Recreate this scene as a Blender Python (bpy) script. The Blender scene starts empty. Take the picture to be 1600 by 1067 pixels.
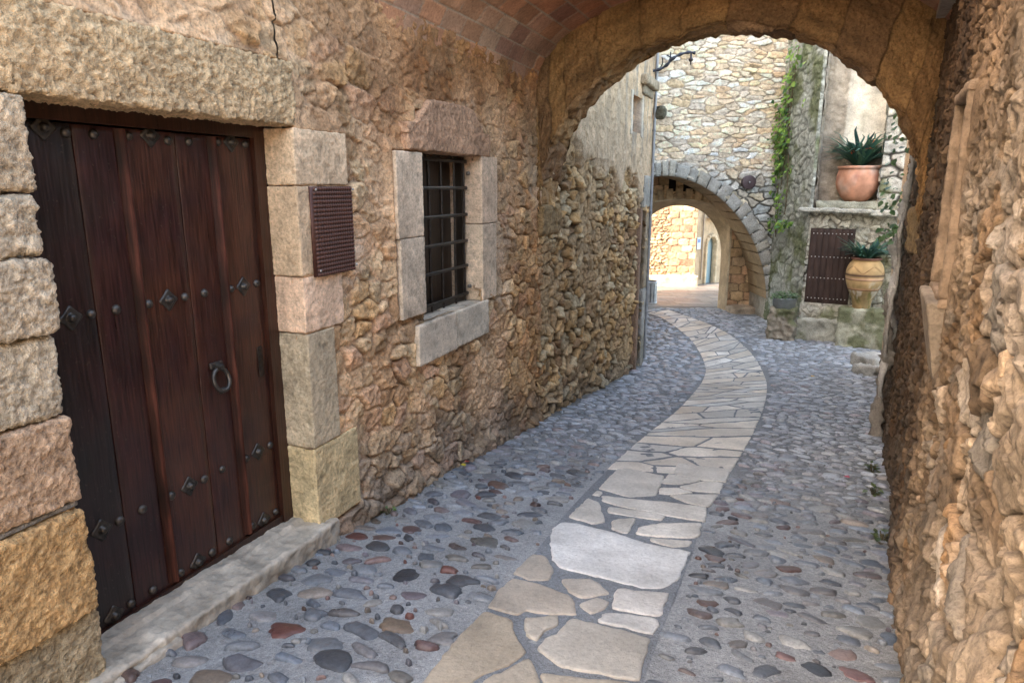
import bpy, math, random
import numpy as np
from mathutils import Vector
random.seed(7)
rng = np.random.default_rng(11)
sc = bpy.context.scene
COL = bpy.context.collection

# ------------------------------------------------------------------ noise
def _h(ix, iy, iz, seed):
    with np.errstate(over='ignore'): return _h2(ix, iy, iz, seed)
def _h2(ix, iy, iz, seed):
    ix = np.asarray(ix); iy = np.asarray(iy); iz = np.asarray(iz)
    n = (ix.astype(np.int64) * 374761393 + iy.astype(np.int64) * 668265263 + iz.astype(np.int64) * 1440662683 + seed * 362437) & 0xffffffff
    n = ((n ^ (n >> 13)) * 1274126177) & 0xffffffff
    n = ((n ^ (n >> 15)) * 2246822519) & 0xffffffff
    n = n ^ (n >> 16)
    return n.astype(np.float64) / 4294967296.0

def vnoise(x, y, z=None, seed=0):
    """value noise in -1..1"""
    x = np.asarray(x, float); y = np.asarray(y, float)
    ix = np.floor(x); iy = np.floor(y); fx = x - ix; fy = y - iy
    ux = fx * fx * fx * (fx * (fx * 6 - 15) + 10); uy = fy * fy * fy * (fy * (fy * 6 - 15) + 10)
    def layer(iz):
        a = _h(ix, iy, iz, seed); b = _h(ix + 1, iy, iz, seed); c = _h(ix, iy + 1, iz, seed); d = _h(ix + 1, iy + 1, iz, seed)
        return (a + (b - a) * ux) * (1 - uy) + (c + (d - c) * ux) * uy
    if z is None:
        return layer(np.zeros_like(ix)) * 2 - 1
    z = np.asarray(z, float) + np.zeros_like(x)
    iz = np.floor(z); fz = z - iz; uz = fz * fz * fz * (fz * (fz * 6 - 15) + 10)
    return (layer(iz) * (1 - uz) + layer(iz + 1) * uz) * 2 - 1

def fbm(x, y, z=None, seed=0, o=4, lac=2.03, gain=.5):
    s = 0; a = 1; t = 0
    x = np.asarray(x, float); y = np.asarray(y, float)
    for i in range(o):
        s = s + a * vnoise(x, y, z, seed + i * 17); t += a; a *= gain
        x = x * lac + 3.7; y = y * lac + 1.3
        if z is not None: z = np.asarray(z, float) * lac + 5.1
    return s / t

def ridged(x, y, seed=0, o=4):
    s = 0; a = 1; t = 0
    for i in range(o):
        s = s + a * (1 - np.abs(vnoise(x, y, None, seed + i * 13))) ** 2; t += a; a *= .5
        x = x * 2.1 + 1.7; y = y * 2.1 + 9.1
    return s / t

def sstep(a, b, x):
    t = np.clip((x - a) / (b - a), 0, 1)
    return t * t * (3 - 2 * t)

def voro(x, y, seed, keep=.85, jx=.9, jy=.9, R=2):
    ix = np.floor(x); iy = np.floor(y)
    f1 = np.full(x.shape, 9.); f2 = np.full(x.shape, 9.)
    cx = np.zeros_like(x); cy = np.zeros_like(x); px = np.zeros_like(x); py = np.zeros_like(x)
    z0 = np.zeros_like(ix)
    for i in range(-R, R + 1):
        for j in range(-R, R + 1):
            a = ix + i; b = iy + j
            sx = a + .5 + (_h(a, b, z0, seed) - .5) * jx + .5 * (b % 2) * (1 - jx)
            sy = b + .5 + (_h(a, b, z0 + 1, seed) - .5) * jy
            alive = _h(a, b, z0 + 2, seed) < keep
            d = np.where(alive, np.maximum(np.abs(x - sx), np.abs(y - sy)) * .45 + np.hypot(x - sx, y - sy) * .55, 9.)
            m1 = d < f1
            f2 = np.where(m1, f1, np.minimum(f2, d)); f1 = np.where(m1, d, f1)
            cx = np.where(m1, a, cx); cy = np.where(m1, b, cy)
            px = np.where(m1, x - sx, px); py = np.where(m1, y - sy, py)
    return f1, f2, cx, cy, px, py

def blur2(h, k):
    for ax in (0, 1):
        c = np.cumsum(np.concatenate([np.repeat(np.take(h, [0], ax), k + 1, ax), h, np.repeat(np.take(h, [-1], ax), k, ax)], ax), ax)
        m = h.shape[ax]
        h = (np.take(c, range(2 * k + 1, 2 * k + 1 + m), ax) - np.take(c, range(0, m), ax)) / (2 * k + 1)
    return h

def pal(r, cols):
    cols = np.array(cols, float)
    k = np.minimum((r * len(cols)).astype(int), len(cols) - 1)
    return cols[k]

def mixc(a, b, t):
    return a + (np.asarray(b) - a) * np.asarray(t)[..., None]

def rubble(S, Z, seed, cw, ch, amp, tilt=.5, warp=.25, joint=.2, rough=.012, palette=None, mortar=(.4, .3, .2),
           keep=.85, jx=.9, jy=.9, smear=None, depth=.0, jdark=.5, facet=.011):
    """rubble masonry: relief in metres and a colour for every grid point"""
    x = S / cw; y = Z / ch
    x = x + warp * fbm(S / cw * .8, Z / ch * .8, None, seed + 1, 3); y = y + warp * fbm(S / cw * .8 + 9, Z / ch * .8, None, seed + 2, 3)
    x = x + warp * .3 * fbm(S / cw * 4, Z / ch * 4, None, seed + 31, 2); y = y + warp * .3 * fbm(S / cw * 4 + 9, Z / ch * 4, None, seed + 32, 2)
    f1, f2, cx, cy, px, py = voro(x, y, seed, keep, jx, jy)
    z0 = np.zeros_like(cx)
    r = [_h(cx, cy, z0 + 10 + k, seed) for k in range(6)]
    e = f2 - f1
    j = sstep(.02, joint, e)
    dome = sstep(0, .3, e) ** .6
    st = amp * (.2 + .8 * r[0]) * (.3 + .7 * dome) + tilt * amp * ((r[1] - .5) * px * 1.6 + (r[2] - .5) * py * 1.6)
    fr = fbm(S * 16, Z * 16, cx * 3.1 + cy * 7.7, seed + 5, 4)
    rg = ridged(S * 7 + cx * 5.3, Z * 7 + cy * 3.1, seed + 6, 3)
    st = st + rough * (fr * 1.2 + (rg - .5) * 1.2)
    g1, g2, gx, gy, qx, qy = voro(S / (cw * .3) + .5 * fbm(S * 9, Z * 9, None, seed + 40, 2), Z / (ch * .34) + .5 * fbm(S * 9, Z * 9, None, seed + 41, 2), seed + 42, 1., .95, .95, 1)
    q0 = _h(gx, gy, z0 + 3, seed); q1 = _h(gx, gy, z0 + 4, seed); q2 = _h(gx, gy, z0 + 5, seed)
    fac = (q0 - .5) * .9 + (q1 - .5) * qx * 2.2 + (q2 - .5) * qy * 2.2
    st = st + facet * fac
    mo = -depth + rough * .8 * fbm(S * 22, Z * 22, None, seed + 7, 4)
    h = mo * (1 - j) + st * j
    col = pal(r[3], palette) * (.78 + .44 * r[4])[..., None]
    col = col * (1 + .22 * fbm(S * 9, Z * 9, cx + cy * 2, seed + 8, 4))[..., None]
    mcol = np.array(mortar) * (jdark + (1 - jdark) * sstep(-.01, .012 + depth * .2, mo + depth * .5))[..., None]
    col = mcol * (1 - j)[..., None] + col * j[..., None]
    if smear is not None:
        m = smear
        wv = .05 * fbm(S * 7, Z * 7, None, seed + 13, 3)
        hp = amp * .42 + rough * 1.3 * fbm(S * 6, Z * 6, None, seed + 9, 5) + rough * .8 * (ridged(S * 11 + wv * 20, Z * 7 + wv * 20, seed + 12, 4) - .55) + facet * .8 * fac
        m = np.clip(m * 1.3 + .5 * fbm(S * 3.5, Z * 3.5, None, seed + 10, 4), 0, 1)
        m = sstep(.25, .75, m + .5 * (1 - j) * (m > .2))
        h = h * (1 - m) + (hp * .65 + h * .35) * m
        pc = np.array(mortar) * (1 + .2 * fbm(S * 5, Z * 5, None, seed + 11, 5))[..., None]
        col = col * (1 - m * .8)[..., None] + pc * (m * .8)[..., None]
    crevice_ao = np.clip(1 + (h - blur2(h, 5)) * 26, .42, 1.22)  # occlusion shade taken from the relief and painted into the stone colour
    return h, np.clip(col * crevice_ao[..., None], .01, .9), e, j

# ------------------------------------------------------------------ mesh helpers
class MB:
    def __init__(s): s.v = []; s.c = []; s.l = []; s.t = []; s.n = 0
    def add(s, V, F, C=(.5, .5, .5)):
        V = np.asarray(V, float).reshape(-1, 3)
        C = np.asarray(C, float)
        if C.ndim == 1: C = np.tile(C, (len(V), 1))
        s.v.append(V); s.c.append(C.reshape(-1, 3)[:, :3])
        if isinstance(F, np.ndarray):
            s.l.append((F + s.n).ravel()); s.t.append(np.full(len(F), F.shape[1]))
        else:
            for f in F:
                s.l.append(np.asarray(f) + s.n); s.t.append(np.array([len(f)]))
        s.n += len(V)
        return s
    def build(s, name, mat, parent=None, smooth=True, sharp=None):
        V = np.concatenate(s.v); C = np.concatenate(s.c); L = np.concatenate(s.l); T = np.concatenate(s.t)
        if parent is not None:
            V = V - np.array(root_loc(parent))
        me = bpy.data.meshes.new(name)
        me.vertices.add(len(V)); me.vertices.foreach_set('co', V.astype(np.float32).ravel())
        me.loops.add(len(L)); me.loops.foreach_set('vertex_index', L.astype(np.int32))
        st = np.concatenate([[0], np.cumsum(T)[:-1]])
        me.polygons.add(len(T)); me.polygons.foreach_set('loop_start', st.astype(np.int32)); me.polygons.foreach_set('loop_total', T.astype(np.int32))
        me.polygons.foreach_set('use_smooth', np.full(len(T), smooth))
        me.update(calc_edges=True); me.validate()
        a = me.attributes.new('Col', 'FLOAT_COLOR', 'POINT')
        a.data.foreach_set('color', np.hstack([C, np.ones((len(C), 1))]).astype(np.float32).ravel())
        me.materials.append(mat)
        if sharp: me.set_sharp_from_angle(angle=math.radians(sharp))
        o = bpy.data.objects.new(name, me); COL.objects.link(o)
        if parent is not None: o.parent = parent
        return o

ROOT = {}
def root_loc(p):
    x = Vector((0, 0, 0))
    while p is not None:
        x += p.location; p = p.parent
    return x

def tag(o, label=None, cat=None, group=None, kind=None):
    if label: o['label'] = label
    if cat: o['category'] = cat
    if group: o['group'] = group
    if kind: o['kind'] = kind
    return o

def thing(name, loc, label, cat, group=None):
    o = bpy.data.objects.new(name, None); COL.objects.link(o)
    o.location = loc; o.empty_display_size = .2
    return tag(o, label, cat, group)

def grid_faces(nx, ny, keep=None, flip=False):
    i, j = np.meshgrid(np.arange(nx - 1), np.arange(ny - 1), indexing='ij')
    a = i * ny + j
    F = np.stack([a, a + ny, a + ny + 1, a + 1], -1).reshape(-1, 4)
    if flip: F = F[:, ::-1]
    if keep is not None: F = F[keep.ravel()]
    return F

def lin(a, b, step): return np.linspace(a, b, max(2, int(math.ceil((b - a) / step)) + 1))

def field(mb, S, Z, fn, mapf, holes=(), flip=False):
    """dense relief sheet; fn -> relief, colour; mapf -> world; holes: functions that are true inside an opening"""
    A, B = np.meshgrid(S, Z, indexing='ij')
    h, c = fn(A, B)
    P = mapf(A, B, h)
    keep = None
    if holes:
        ca = (A[:-1, :-1] + A[1:, 1:]) / 2; cb = (B[:-1, :-1] + B[1:, 1:]) / 2
        keep = np.ones_like(ca, bool)
        for f in holes: keep &= ~f(ca, cb)
    mb.add(P.reshape(-1, 3), grid_faces(len(S), len(Z), keep, flip), c.reshape(-1, 3))

def frame_map(o, u, n):
    o = np.array(o); u = np.array(u); n = np.array(n)
    def f(A, B, h):
        return np.stack([o[0] + A * u[0] + h * n[0], o[1] + A * u[1] + h * n[1], B], -1)
    return f

def block(mb, origin, ax, size, res=.02, r=.02, amp=.006, freq=9., col=(.4, .3, .2), seed=0, warp=None, cvar=.18, fine=.35):
    """dressed or rough stone: rounded box with surface relief. ax: three unit axes, origin: centre"""
    size = np.array(size, float); ax = np.array(ax, float)
    r = min(r, size.min() * .45)
    n = [max(2, min(330, int(round(s / res)))) for s in size]
    Vs = []; Fs = []; off = 0
    def lines(s, k):
        t = np.linspace(-s / 2, s / 2, k + 1)
        return np.unique(np.concatenate([t, [-s / 2 + r * .35, s / 2 - r * .35]]))
    L = [lines(size[k], n[k]) for k in range(3)]
    for d in range(3):
        e, f = (d + 1) % 3, (d + 2) % 3
        for sg in (-1, 1):
            A, B = np.meshgrid(L[e], L[f], indexing='ij')
            P = np.zeros(A.shape + (3,)); P[..., d] = sg * size[d] / 2; P[..., e] = A; P[..., f] = B
            Vs.append(P.reshape(-1, 3)); Fs.append(grid_faces(len(L[e]), len(L[f]), None, sg < 0) + off); off += A.size
    V = np.concatenate(Vs); F = np.concatenate(Fs)
    c = np.clip(V, -size / 2 + r, size / 2 - r)
    d = V - c; dl = np.linalg.norm(d, axis=1, keepdims=True); d = d / np.maximum(dl, 1e-9)
    V = c + d * r
    q = V + np.array([seed * 3.17, seed * 1.3, seed * 2.1])
    nz = fbm(q[:, 0] * freq, q[:, 1] * freq, q[:, 2] * freq, seed, 3) + fine * fbm(q[:, 0] * freq * 5, q[:, 1] * freq * 5, q[:, 2] * freq * 5, seed + 3, 3)
    big = fbm(q[:, 0] * 2.7, q[:, 1] * 2.7, q[:, 2] * 2.7, seed + 9, 2)
    rg = 1 - np.abs(vnoise(q[:, 0] * freq * 1.6, q[:, 1] * freq * 1.6, q[:, 2] * freq * 1.6, seed + 5)) * 2 + .5 - np.abs(vnoise(q[:, 0] * freq * 3.7, q[:, 1] * freq * 3.7, q[:, 2] * freq * 3.7, seed + 6))
    V = V + d * (amp * (nz * 1.1 + big * .4 + rg * .5))[:, None]
    if warp is not None: V = warp(V)
    W = np.array(origin) + V @ ax
    cc = np.array(col) * (1 + cvar * fbm(q[:, 0] * 6, q[:, 1] * 6, q[:, 2] * 6, seed + 21, 4) + cvar * .8 * big)[:, None]
    cc = cc * np.clip(1 + .35 * np.clip(nz, -1, .3) + .14 * rg, .4, 1.4)[:, None]
    mb.add(W, F, np.clip(cc, .01, .9))

def box(mb, lo, hi, col, ax=((1, 0, 0), (0, 1, 0), (0, 0, 1)), origin=(0, 0, 0)):
    lo = np.array(lo, float); hi = np.array(hi, float)
    V = np.array([[(lo, hi)[i][0], (lo, hi)[j][1], (lo, hi)[k][2]] for i in (0, 1) for j in (0, 1) for k in (0, 1)])
    V = np.array(origin) + V @ np.array(ax, float)
    mb.add(V, np.array([[0, 1, 3, 2], [4, 6, 7, 5], [0, 4, 5, 1], [2, 3, 7, 6], [0, 2, 6, 4], [1, 5, 7, 3]]), col)

def tube(mb, pts, rad, col=(.1, .1, .1), k=8, cap=True, wob=0, seed=0):
    P = np.array(pts, float); m = len(P)
    rad = np.full(m, rad) if np.isscalar(rad) else np.array(rad, float)
    T = np.gradient(P, axis=0); T /= np.linalg.norm(T, axis=1, keepdims=True)
    ref = np.array([0, 0, 1.]) if abs(T[0][2]) < .8 else np.array([1., 0, 0])
    V = []
    for i in range(m):
        a = np.cross(T[i], ref); a /= np.linalg.norm(a); ref = np.cross(a, T[i]); b = ref
        th = np.linspace(0, 2 * math.pi, k, endpoint=False)
        rr = rad[i] * (1 + (wob * vnoise(np.cos(th) * 1.7 + seed, np.sin(th) * 1.7 + i * .8, None, seed) if wob else 0))
        V.append(P[i] + (np.cos(th) * rr)[:, None] * a + (np.sin(th) * rr)[:, None] * b)
    V = np.concatenate(V)
    F = [[i * k + j, i * k + (j + 1) % k, (i + 1) * k + (j + 1) % k, (i + 1) * k + j] for i in range(m - 1) for j in range(k)]
    mb.add(V, np.array(F), col)
    if cap:
        ca = np.asarray(col, float); cb = ca if ca.ndim == 1 else ca[-1]; ca = ca if ca.ndim == 1 else ca[0]
        mb.add(V[:k], [list(range(k))[::-1]], ca); mb.add(V[-k:], [list(range(k))], cb)

def lathe(mb, prof, centre, col, k=40, sx=1., sy=1., colf=None, rf=None):
    prof = np.array(prof, float); m = len(prof)
    th = np.linspace(0, 2 * math.pi, k, endpoint=False)
    R = prof[:, 0][:, None] * np.ones(k)
    T = np.ones(m)[:, None] * th; Zz = prof[:, 1][:, None] * np.ones(k)
    if rf is not None: R = rf(R, T, Zz)
    P = np.stack([centre[0] + sx * R * np.cos(T), centre[1] + sy * R * np.sin(T), centre[2] + Zz], -1)
    F = [[i * k + j, i * k + (j + 1) % k, (i + 1) * k + (j + 1) % k, (i + 1) * k + j] for i in range(m - 1) for j in range(k)]
    C = np.array(col) if colf is None else colf(T, Zz).reshape(-1, 3)
    mb.add(P.reshape(-1, 3), np.array(F), C)

def spline(pts, n):
    P = np.array(pts, float); t = np.linspace(0, len(P) - 1, n)
    out = []
    for x in t:
        i = min(int(x), len(P) - 2); f = x - i
        p0 = P[max(i - 1, 0)]; p1 = P[i]; p2 = P[i + 1]; p3 = P[min(i + 2, len(P) - 1)]
        out.append(.5 * (2 * p1 + (p2 - p0) * f + (2 * p0 - 5 * p1 + 4 * p2 - p3) * f * f + (3 * p1 - p0 - 3 * p2 + p3) * f ** 3))
    return np.array(out)

# ------------------------------------------------------------------ materials
def stone_mat(name, fine=.16, stain=.25, bump=.5, rough=.9, scale=1., spec=.25, pit=.4, speck=0., pore=0., dist=.012):
    m = bpy.data.materials.new(name); m.use_nodes = True
    N = m.node_tree.nodes; L = m.node_tree.links; N.clear()
    out = N.new('ShaderNodeOutputMaterial'); b = N.new('ShaderNodeBsdfPrincipled'); L.new(b.outputs[0], out.inputs[0])
    tc = N.new('ShaderNodeTexCoord'); at = N.new('ShaderNodeAttribute'); at.attribute_name = 'Col'
    def noise(sc_, det, rgh=.6):
        n = N.new('ShaderNodeTexNoise'); n.inputs['Scale'].default_value = sc_ * scale; n.inputs['Detail'].default_value = det
        n.inputs['Roughness'].default_value = rgh; L.new(tc.outputs['Object'], n.inputs['Vector']); return n
    def rampf(src, lo, hi, a=.3, c=.7):
        r = N.new('ShaderNodeMapRange'); r.inputs[1].default_value = a; r.inputs[2].default_value = c
        r.inputs[3].default_value = lo; r.inputs[4].default_value = hi; L.new(src, r.inputs[0]); return r.outputs[0]
    n1 = noise(3.2, 8); n2 = noise(55, 5, .7); n3 = noise(160, 3)
    def mul(a, f):
        x = N.new('ShaderNodeVectorMath'); x.operation = 'SCALE'; L.new(a, x.inputs[0]); L.new(f, x.inputs['Scale']); return x.outputs[0]
    c = mul(at.outputs['Color'], rampf(n1.outputs['Fac'], 1 - stain, 1 + stain))
    c = mul(c, rampf(n2.outputs['Fac'], 1 - fine, 1 + fine))
    if pore:
        n5 = noise(46, 4, .65); c = mul(c, rampf(n5.outputs['Fac'], 1 - pore, 1.06, .34, .5))
    if speck:
        v = N.new('ShaderNodeTexNoise'); v.inputs['Scale'].default_value = 210; v.inputs['Detail'].default_value = 1
        L.new(tc.outputs['Object'], v.inputs['Vector'])
        c = mul(c, rampf(v.outputs['Fac'], 1, 1 - speck, .62, .68))
        v2 = N.new('ShaderNodeTexNoise'); v2.inputs['Scale'].default_value = 170; v2.inputs['Detail'].default_value = 1
        L.new(tc.outputs['Object'], v2.inputs['Vector'])
        c = mul(c, rampf(v2.outputs['Fac'], 1 + speck * .8, 1, .3, .36))
    L.new(c, b.inputs['Base Color'])
    b.inputs['Roughness'].default_value = rough
    b.inputs['Specular IOR Level'].default_value = spec
    if rough < .75:
        L.new(rampf(n1.outputs['Fac'], rough - .12, rough + .2), b.inputs['Roughness'])
    add = N.new('ShaderNodeMath'); add.operation = 'ADD'; L.new(n2.outputs['Fac'], add.inputs[0])
    k = N.new('ShaderNodeMath'); k.operation = 'MULTIPLY'; k.inputs[1].default_value = .45; L.new(n3.outputs['Fac'], k.inputs[0]); L.new(k.outputs[0], add.inputs[1])
    hsrc = add.outputs[0]
    if pit:
        n4 = noise(22, 4); a2 = N.new('ShaderNodeMath'); a2.operation = 'MULTIPLY_ADD'; a2.inputs[1].default_value = pit * 3
        L.new(n4.outputs['Fac'], a2.inputs[0]); L.new(hsrc, a2.inputs[2]); hsrc = a2.outputs[0]
    bp = N.new('ShaderNodeBump'); bp.inputs['Strength'].default_value = bump; bp.inputs['Distance'].default_value = dist
    L.new(hsrc, bp.inputs['Height']); L.new(bp.outputs[0], b.inputs['Normal'])
    return m

def plain_mat(name, rough=.5, metallic=0., spec=.5, var=.2, vs=20., bump=.1, stretch=None, vcol=True, col=(.5, .5, .5), trans=0., dust=0.):
    m = bpy.data.materials.new(name); m.use_nodes = True
    N = m.node_tree.nodes; L = m.node_tree.links; b = N['Principled BSDF']
    tc = N.new('ShaderNodeTexCoord'); mp = N.new('ShaderNodeMapping'); L.new(tc.outputs['Object'], mp.inputs[0])
    if stretch: mp.inputs['Scale'].default_value = stretch
    n = N.new('ShaderNodeTexNoise'); n.inputs['Scale'].default_value = vs; n.inputs['Detail'].default_value = 6; L.new(mp.outputs[0], n.inputs['Vector'])
    r = N.new('ShaderNodeMapRange'); r.inputs[1].default_value = .3; r.inputs[2].default_value = .7; r.inputs[3].default_value = 1 - var; r.inputs[4].default_value = 1 + var
    L.new(n.outputs['Fac'], r.inputs[0])
    at = N.new('ShaderNodeAttribute'); at.attribute_name = 'Col'
    x = N.new('ShaderNodeVectorMath'); x.operation = 'SCALE'; L.new(at.outputs['Color'], x.inputs[0]); L.new(r.outputs[0], x.inputs['Scale'])
    co = x.outputs[0]
    if dust:
        dn = N.new('ShaderNodeTexNoise'); dn.inputs['Scale'].default_value = 70; dn.inputs['Detail'].default_value = 3; L.new(tc.outputs['Object'], dn.inputs['Vector'])
        d2 = N.new('ShaderNodeTexNoise'); d2.inputs['Scale'].default_value = 4; d2.inputs['Detail'].default_value = 5; L.new(tc.outputs['Object'], d2.inputs['Vector'])
        r1 = N.new('ShaderNodeMapRange'); r1.inputs[1].default_value = .64; r1.inputs[2].default_value = .74; r1.inputs[3].default_value = 0; r1.inputs[4].default_value = dust; L.new(dn.outputs['Fac'], r1.inputs[0])
        r2 = N.new('ShaderNodeMapRange'); r2.inputs[1].default_value = .45; r2.inputs[2].default_value = .75; r2.inputs[3].default_value = .0; r2.inputs[4].default_value = .16; L.new(d2.outputs['Fac'], r2.inputs[0])
        mxa = N.new('ShaderNodeMath'); mxa.operation = 'MAXIMUM'; L.new(r1.outputs[0], mxa.inputs[0]); L.new(r2.outputs[0], mxa.inputs[1])
        mxc = N.new('ShaderNodeMix'); mxc.data_type = 'RGBA'; L.new(mxa.outputs[0], mxc.inputs[0]); L.new(co, mxc.inputs[6]); mxc.inputs[7].default_value = (.085, .06, .045, 1); co = mxc.outputs[2]
    L.new(co, b.inputs['Base Color'])
    rr = N.new('ShaderNodeMapRange'); rr.inputs[3].default_value = max(rough - .12, .05); rr.inputs[4].default_value = min(rough + .15, 1)
    L.new(n.outputs['Fac'], rr.inputs[0]); L.new(rr.outputs[0], b.inputs['Roughness'])
    b.inputs['Metallic'].default_value = metallic; b.inputs['Specular IOR Level'].default_value = spec
    if bump:
        bp = N.new('ShaderNodeBump'); bp.inputs['Strength'].default_value = bump; bp.inputs['Distance'].default_value = .004
        L.new(n.outputs['Fac'], bp.inputs['Height']); L.new(bp.outputs[0], b.inputs['Normal'])
    if trans:
        t = N.new('ShaderNodeBsdfTranslucent'); L.new(x.outputs[0], t.inputs['Color'])
        mx = N.new('ShaderNodeMixShader'); mx.inputs[0].default_value = trans
        L.new(b.outputs[0], mx.inputs[1]); L.new(t.outputs[0], mx.inputs[2]); L.new(mx.outputs[0], N['Material Output'].inputs[0])
    return m

M_RUB = stone_mat('rubble_masonry', fine=.3, stain=.25, bump=.55, pit=.35, pore=.4, dist=.013, scale=1.4)
M_RUB2 = stone_mat('boulder_masonry', fine=.28, stain=.2, bump=.4, pit=.15, pore=.3, dist=.01, scale=1.7)
M_ASH2 = stone_mat('smooth_sandstone', fine=.2, stain=.22, bump=.45, pit=.3, rough=.92, pore=.25, dist=.01, scale=1.6)
M_ASH = stone_mat('dressed_sandstone', fine=.3, stain=.2, bump=.95, pit=.5, rough=.92, pore=.35, dist=.018)
M_PLA = stone_mat('lime_plaster', fine=.16, stain=.28, bump=.5, pit=.4, pore=.2)
M_BRK = stone_mat('vault_brick', fine=.2, stain=.3, bump=.4, pit=.3, rough=.88, pore=.2)
M_MORT = stone_mat('paving_mortar', fine=.3, stain=.16, bump=.8, pit=.15, rough=.8, speck=.5)
M_COB = stone_mat('river_cobble', fine=.3, stain=.28, bump=.3, pit=.2, rough=.34, spec=.55)
M_FLAG = stone_mat('limestone_flag', fine=.14, stain=.26, bump=.4, pit=.5, rough=.4, spec=.45, pore=.12)
M_WOOD = plain_mat('old_door_wood', rough=.33, var=.6, vs=9, stretch=(14, 14, .7), bump=.45, spec=.55, dust=.5)
M_WOOD2 = plain_mat('moulding_wood', rough=.6, var=.5, vs=9, stretch=(14, 14, .9), bump=.4, spec=.22)
M_WOODD = plain_mat('plum_door_wood', rough=.6, var=.25, vs=9, stretch=(14, 14, .7), bump=.3, spec=.3)
M_IRON = plain_mat('wrought_iron', rough=.42, metallic=.75, var=.4, vs=40, bump=.3)
M_RUST = plain_mat('painted_metal', rough=.5, metallic=.15, var=.25, vs=30, bump=.1)
M_ZINC = plain_mat('zinc', rough=.5, metallic=.5, var=.15, vs=14, bump=.05)
M_TERRA = plain_mat('terracotta', rough=.8, var=.22, vs=7, bump=.3, spec=.25)
M_LEAF = plain_mat('leaf', rough=.45, var=.2, vs=20, bump=0, trans=.25)
M_STRAP = plain_mat('strap_leaf', rough=.4, var=.2, vs=20, bump=0, trans=.12)
M_BARK = stone_mat('vine_bark', fine=.25, stain=.3, bump=.7, pit=.4)
M_GLASS = plain_mat('dark_pane', rough=.15, var=.1, vs=3, bump=0, spec=.5)
M_SIGN = plain_mat('enamel', rough=.35, var=.05, vs=10, bump=0)

# ------------------------------------------------------------------ layout frames
u = np.array([.3665, .9304]); n = np.array([.9304, -.3665]); c0 = np.array([-1.03, 3.24])
U3 = np.array([u[0], u[1], 0]); N3 = np.array([n[0], n[1], 0]); Z3 = np.array([0, 0, 1.])
AX = np.array([U3, N3, Z3])
def WL(s, d, z): return np.array([c0[0] + s * u[0] + d * n[0], c0[1] + s * u[1] + d * n[1], z])
mapL = frame_map(c0, u, n)
uR = np.array([.470047, .882622]); nR = np.array([-.882622, .470047]); oR = np.array([1.491384, 2.246785])
UR3 = np.array([uR[0], uR[1], 0]); NR3 = np.array([nR[0], nR[1], 0]); AXR = np.array([UR3, NR3, Z3])
def WR(s, d, z): return np.array([oR[0] + s * uR[0] + d * nR[0], oR[1] + s * uR[1] + d * nR[1], z])
mapR = frame_map(oR, uR, nR)

def zg(s, y=None):
    s = np.asarray(s, float)
    t = np.clip(s - 7, 0, 4)
    z = -.065 - .145 * np.clip(s, -4, 7) - .145 * (t - t * t / 8)
    if y is not None:
        q = np.clip(np.asarray(y, float) - 16.8, 0, 16)
        z = z - .07 * q * sstep(0, 2, q)
    return z
def zgw(s, w, y=None):
    s = np.asarray(s, float); w = np.asarray(w, float)
    return zg(s, y) - (.036 + .05 * np.clip(-s / 1.2, 0, 1)) * sstep(1.4, .7, s) * sstep(.95, .1, w)
def zgxy(x, y):
    s = (np.asarray(x) - c0[0]) * u[0] + (np.asarray(y) - c0[1]) * u[1]
    return zg(s, y)

# ------------------------------------------------------------------ ground
def ground():
    S = np.concatenate([[-120, -60, -30, -16, -9, -6], lin(-4, -1.3, .1)[:-1], lin(-1.3, 1.2, .011)[:-1], lin(1.2, 3, .018)[:-1], lin(3, 6, .03)[:-1], lin(6, 13, .06)[:-1], lin(13, 40, .4), [55, 80, 140]])
    Wd = np.concatenate([[-120, -60, -30, -15], lin(-9, -.4, .3)[:-1], lin(-.4, 3.2, .013)[:-1], lin(3.2, 4.6, .05)[:-1], lin(4.6, 12, .25), [20, 40, 80, 140]])
    A, B = np.meshgrid(S, Wd, indexing='ij')
    X = c0[0] + A * u[0] + B * n[0]; Y = c0[1] + A * u[1] + B * n[1]
    Zz = zgw(A, B, Y) + .006 * fbm(A * 5, B * 5, None, 3, 4) + .0025 * fbm(A * 40, B * 40, None, 4, 2)
    base = np.array([.33, .345, .36])
    C = base * (1 + .16 * fbm(A * 3, B * 3, None, 8, 5))[..., None]
    # dust and dirt along the wall feet
    rw = 2.71 + .1146 * A
    foot = np.exp(-np.clip(B, 0, 9) / .16) + np.exp(-np.clip(rw - B, 0, 9) / .16)
    C = mixc(C, np.array([.2, .175, .14]), np.clip(foot, 0, 1) * .6)
    pl = sstep(17.2, 18.2, Y + .3 * fbm(X, Y, None, 12, 2))
    tile = .9 + .2 * _h(np.floor(X / 1.1), np.floor(Y / .8), np.zeros_like(X), 5)
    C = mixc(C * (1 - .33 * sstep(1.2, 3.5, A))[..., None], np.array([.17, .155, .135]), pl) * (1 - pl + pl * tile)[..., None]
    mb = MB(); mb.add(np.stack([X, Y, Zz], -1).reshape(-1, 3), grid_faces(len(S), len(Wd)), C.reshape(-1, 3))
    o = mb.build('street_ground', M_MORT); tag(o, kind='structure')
ground()

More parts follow.
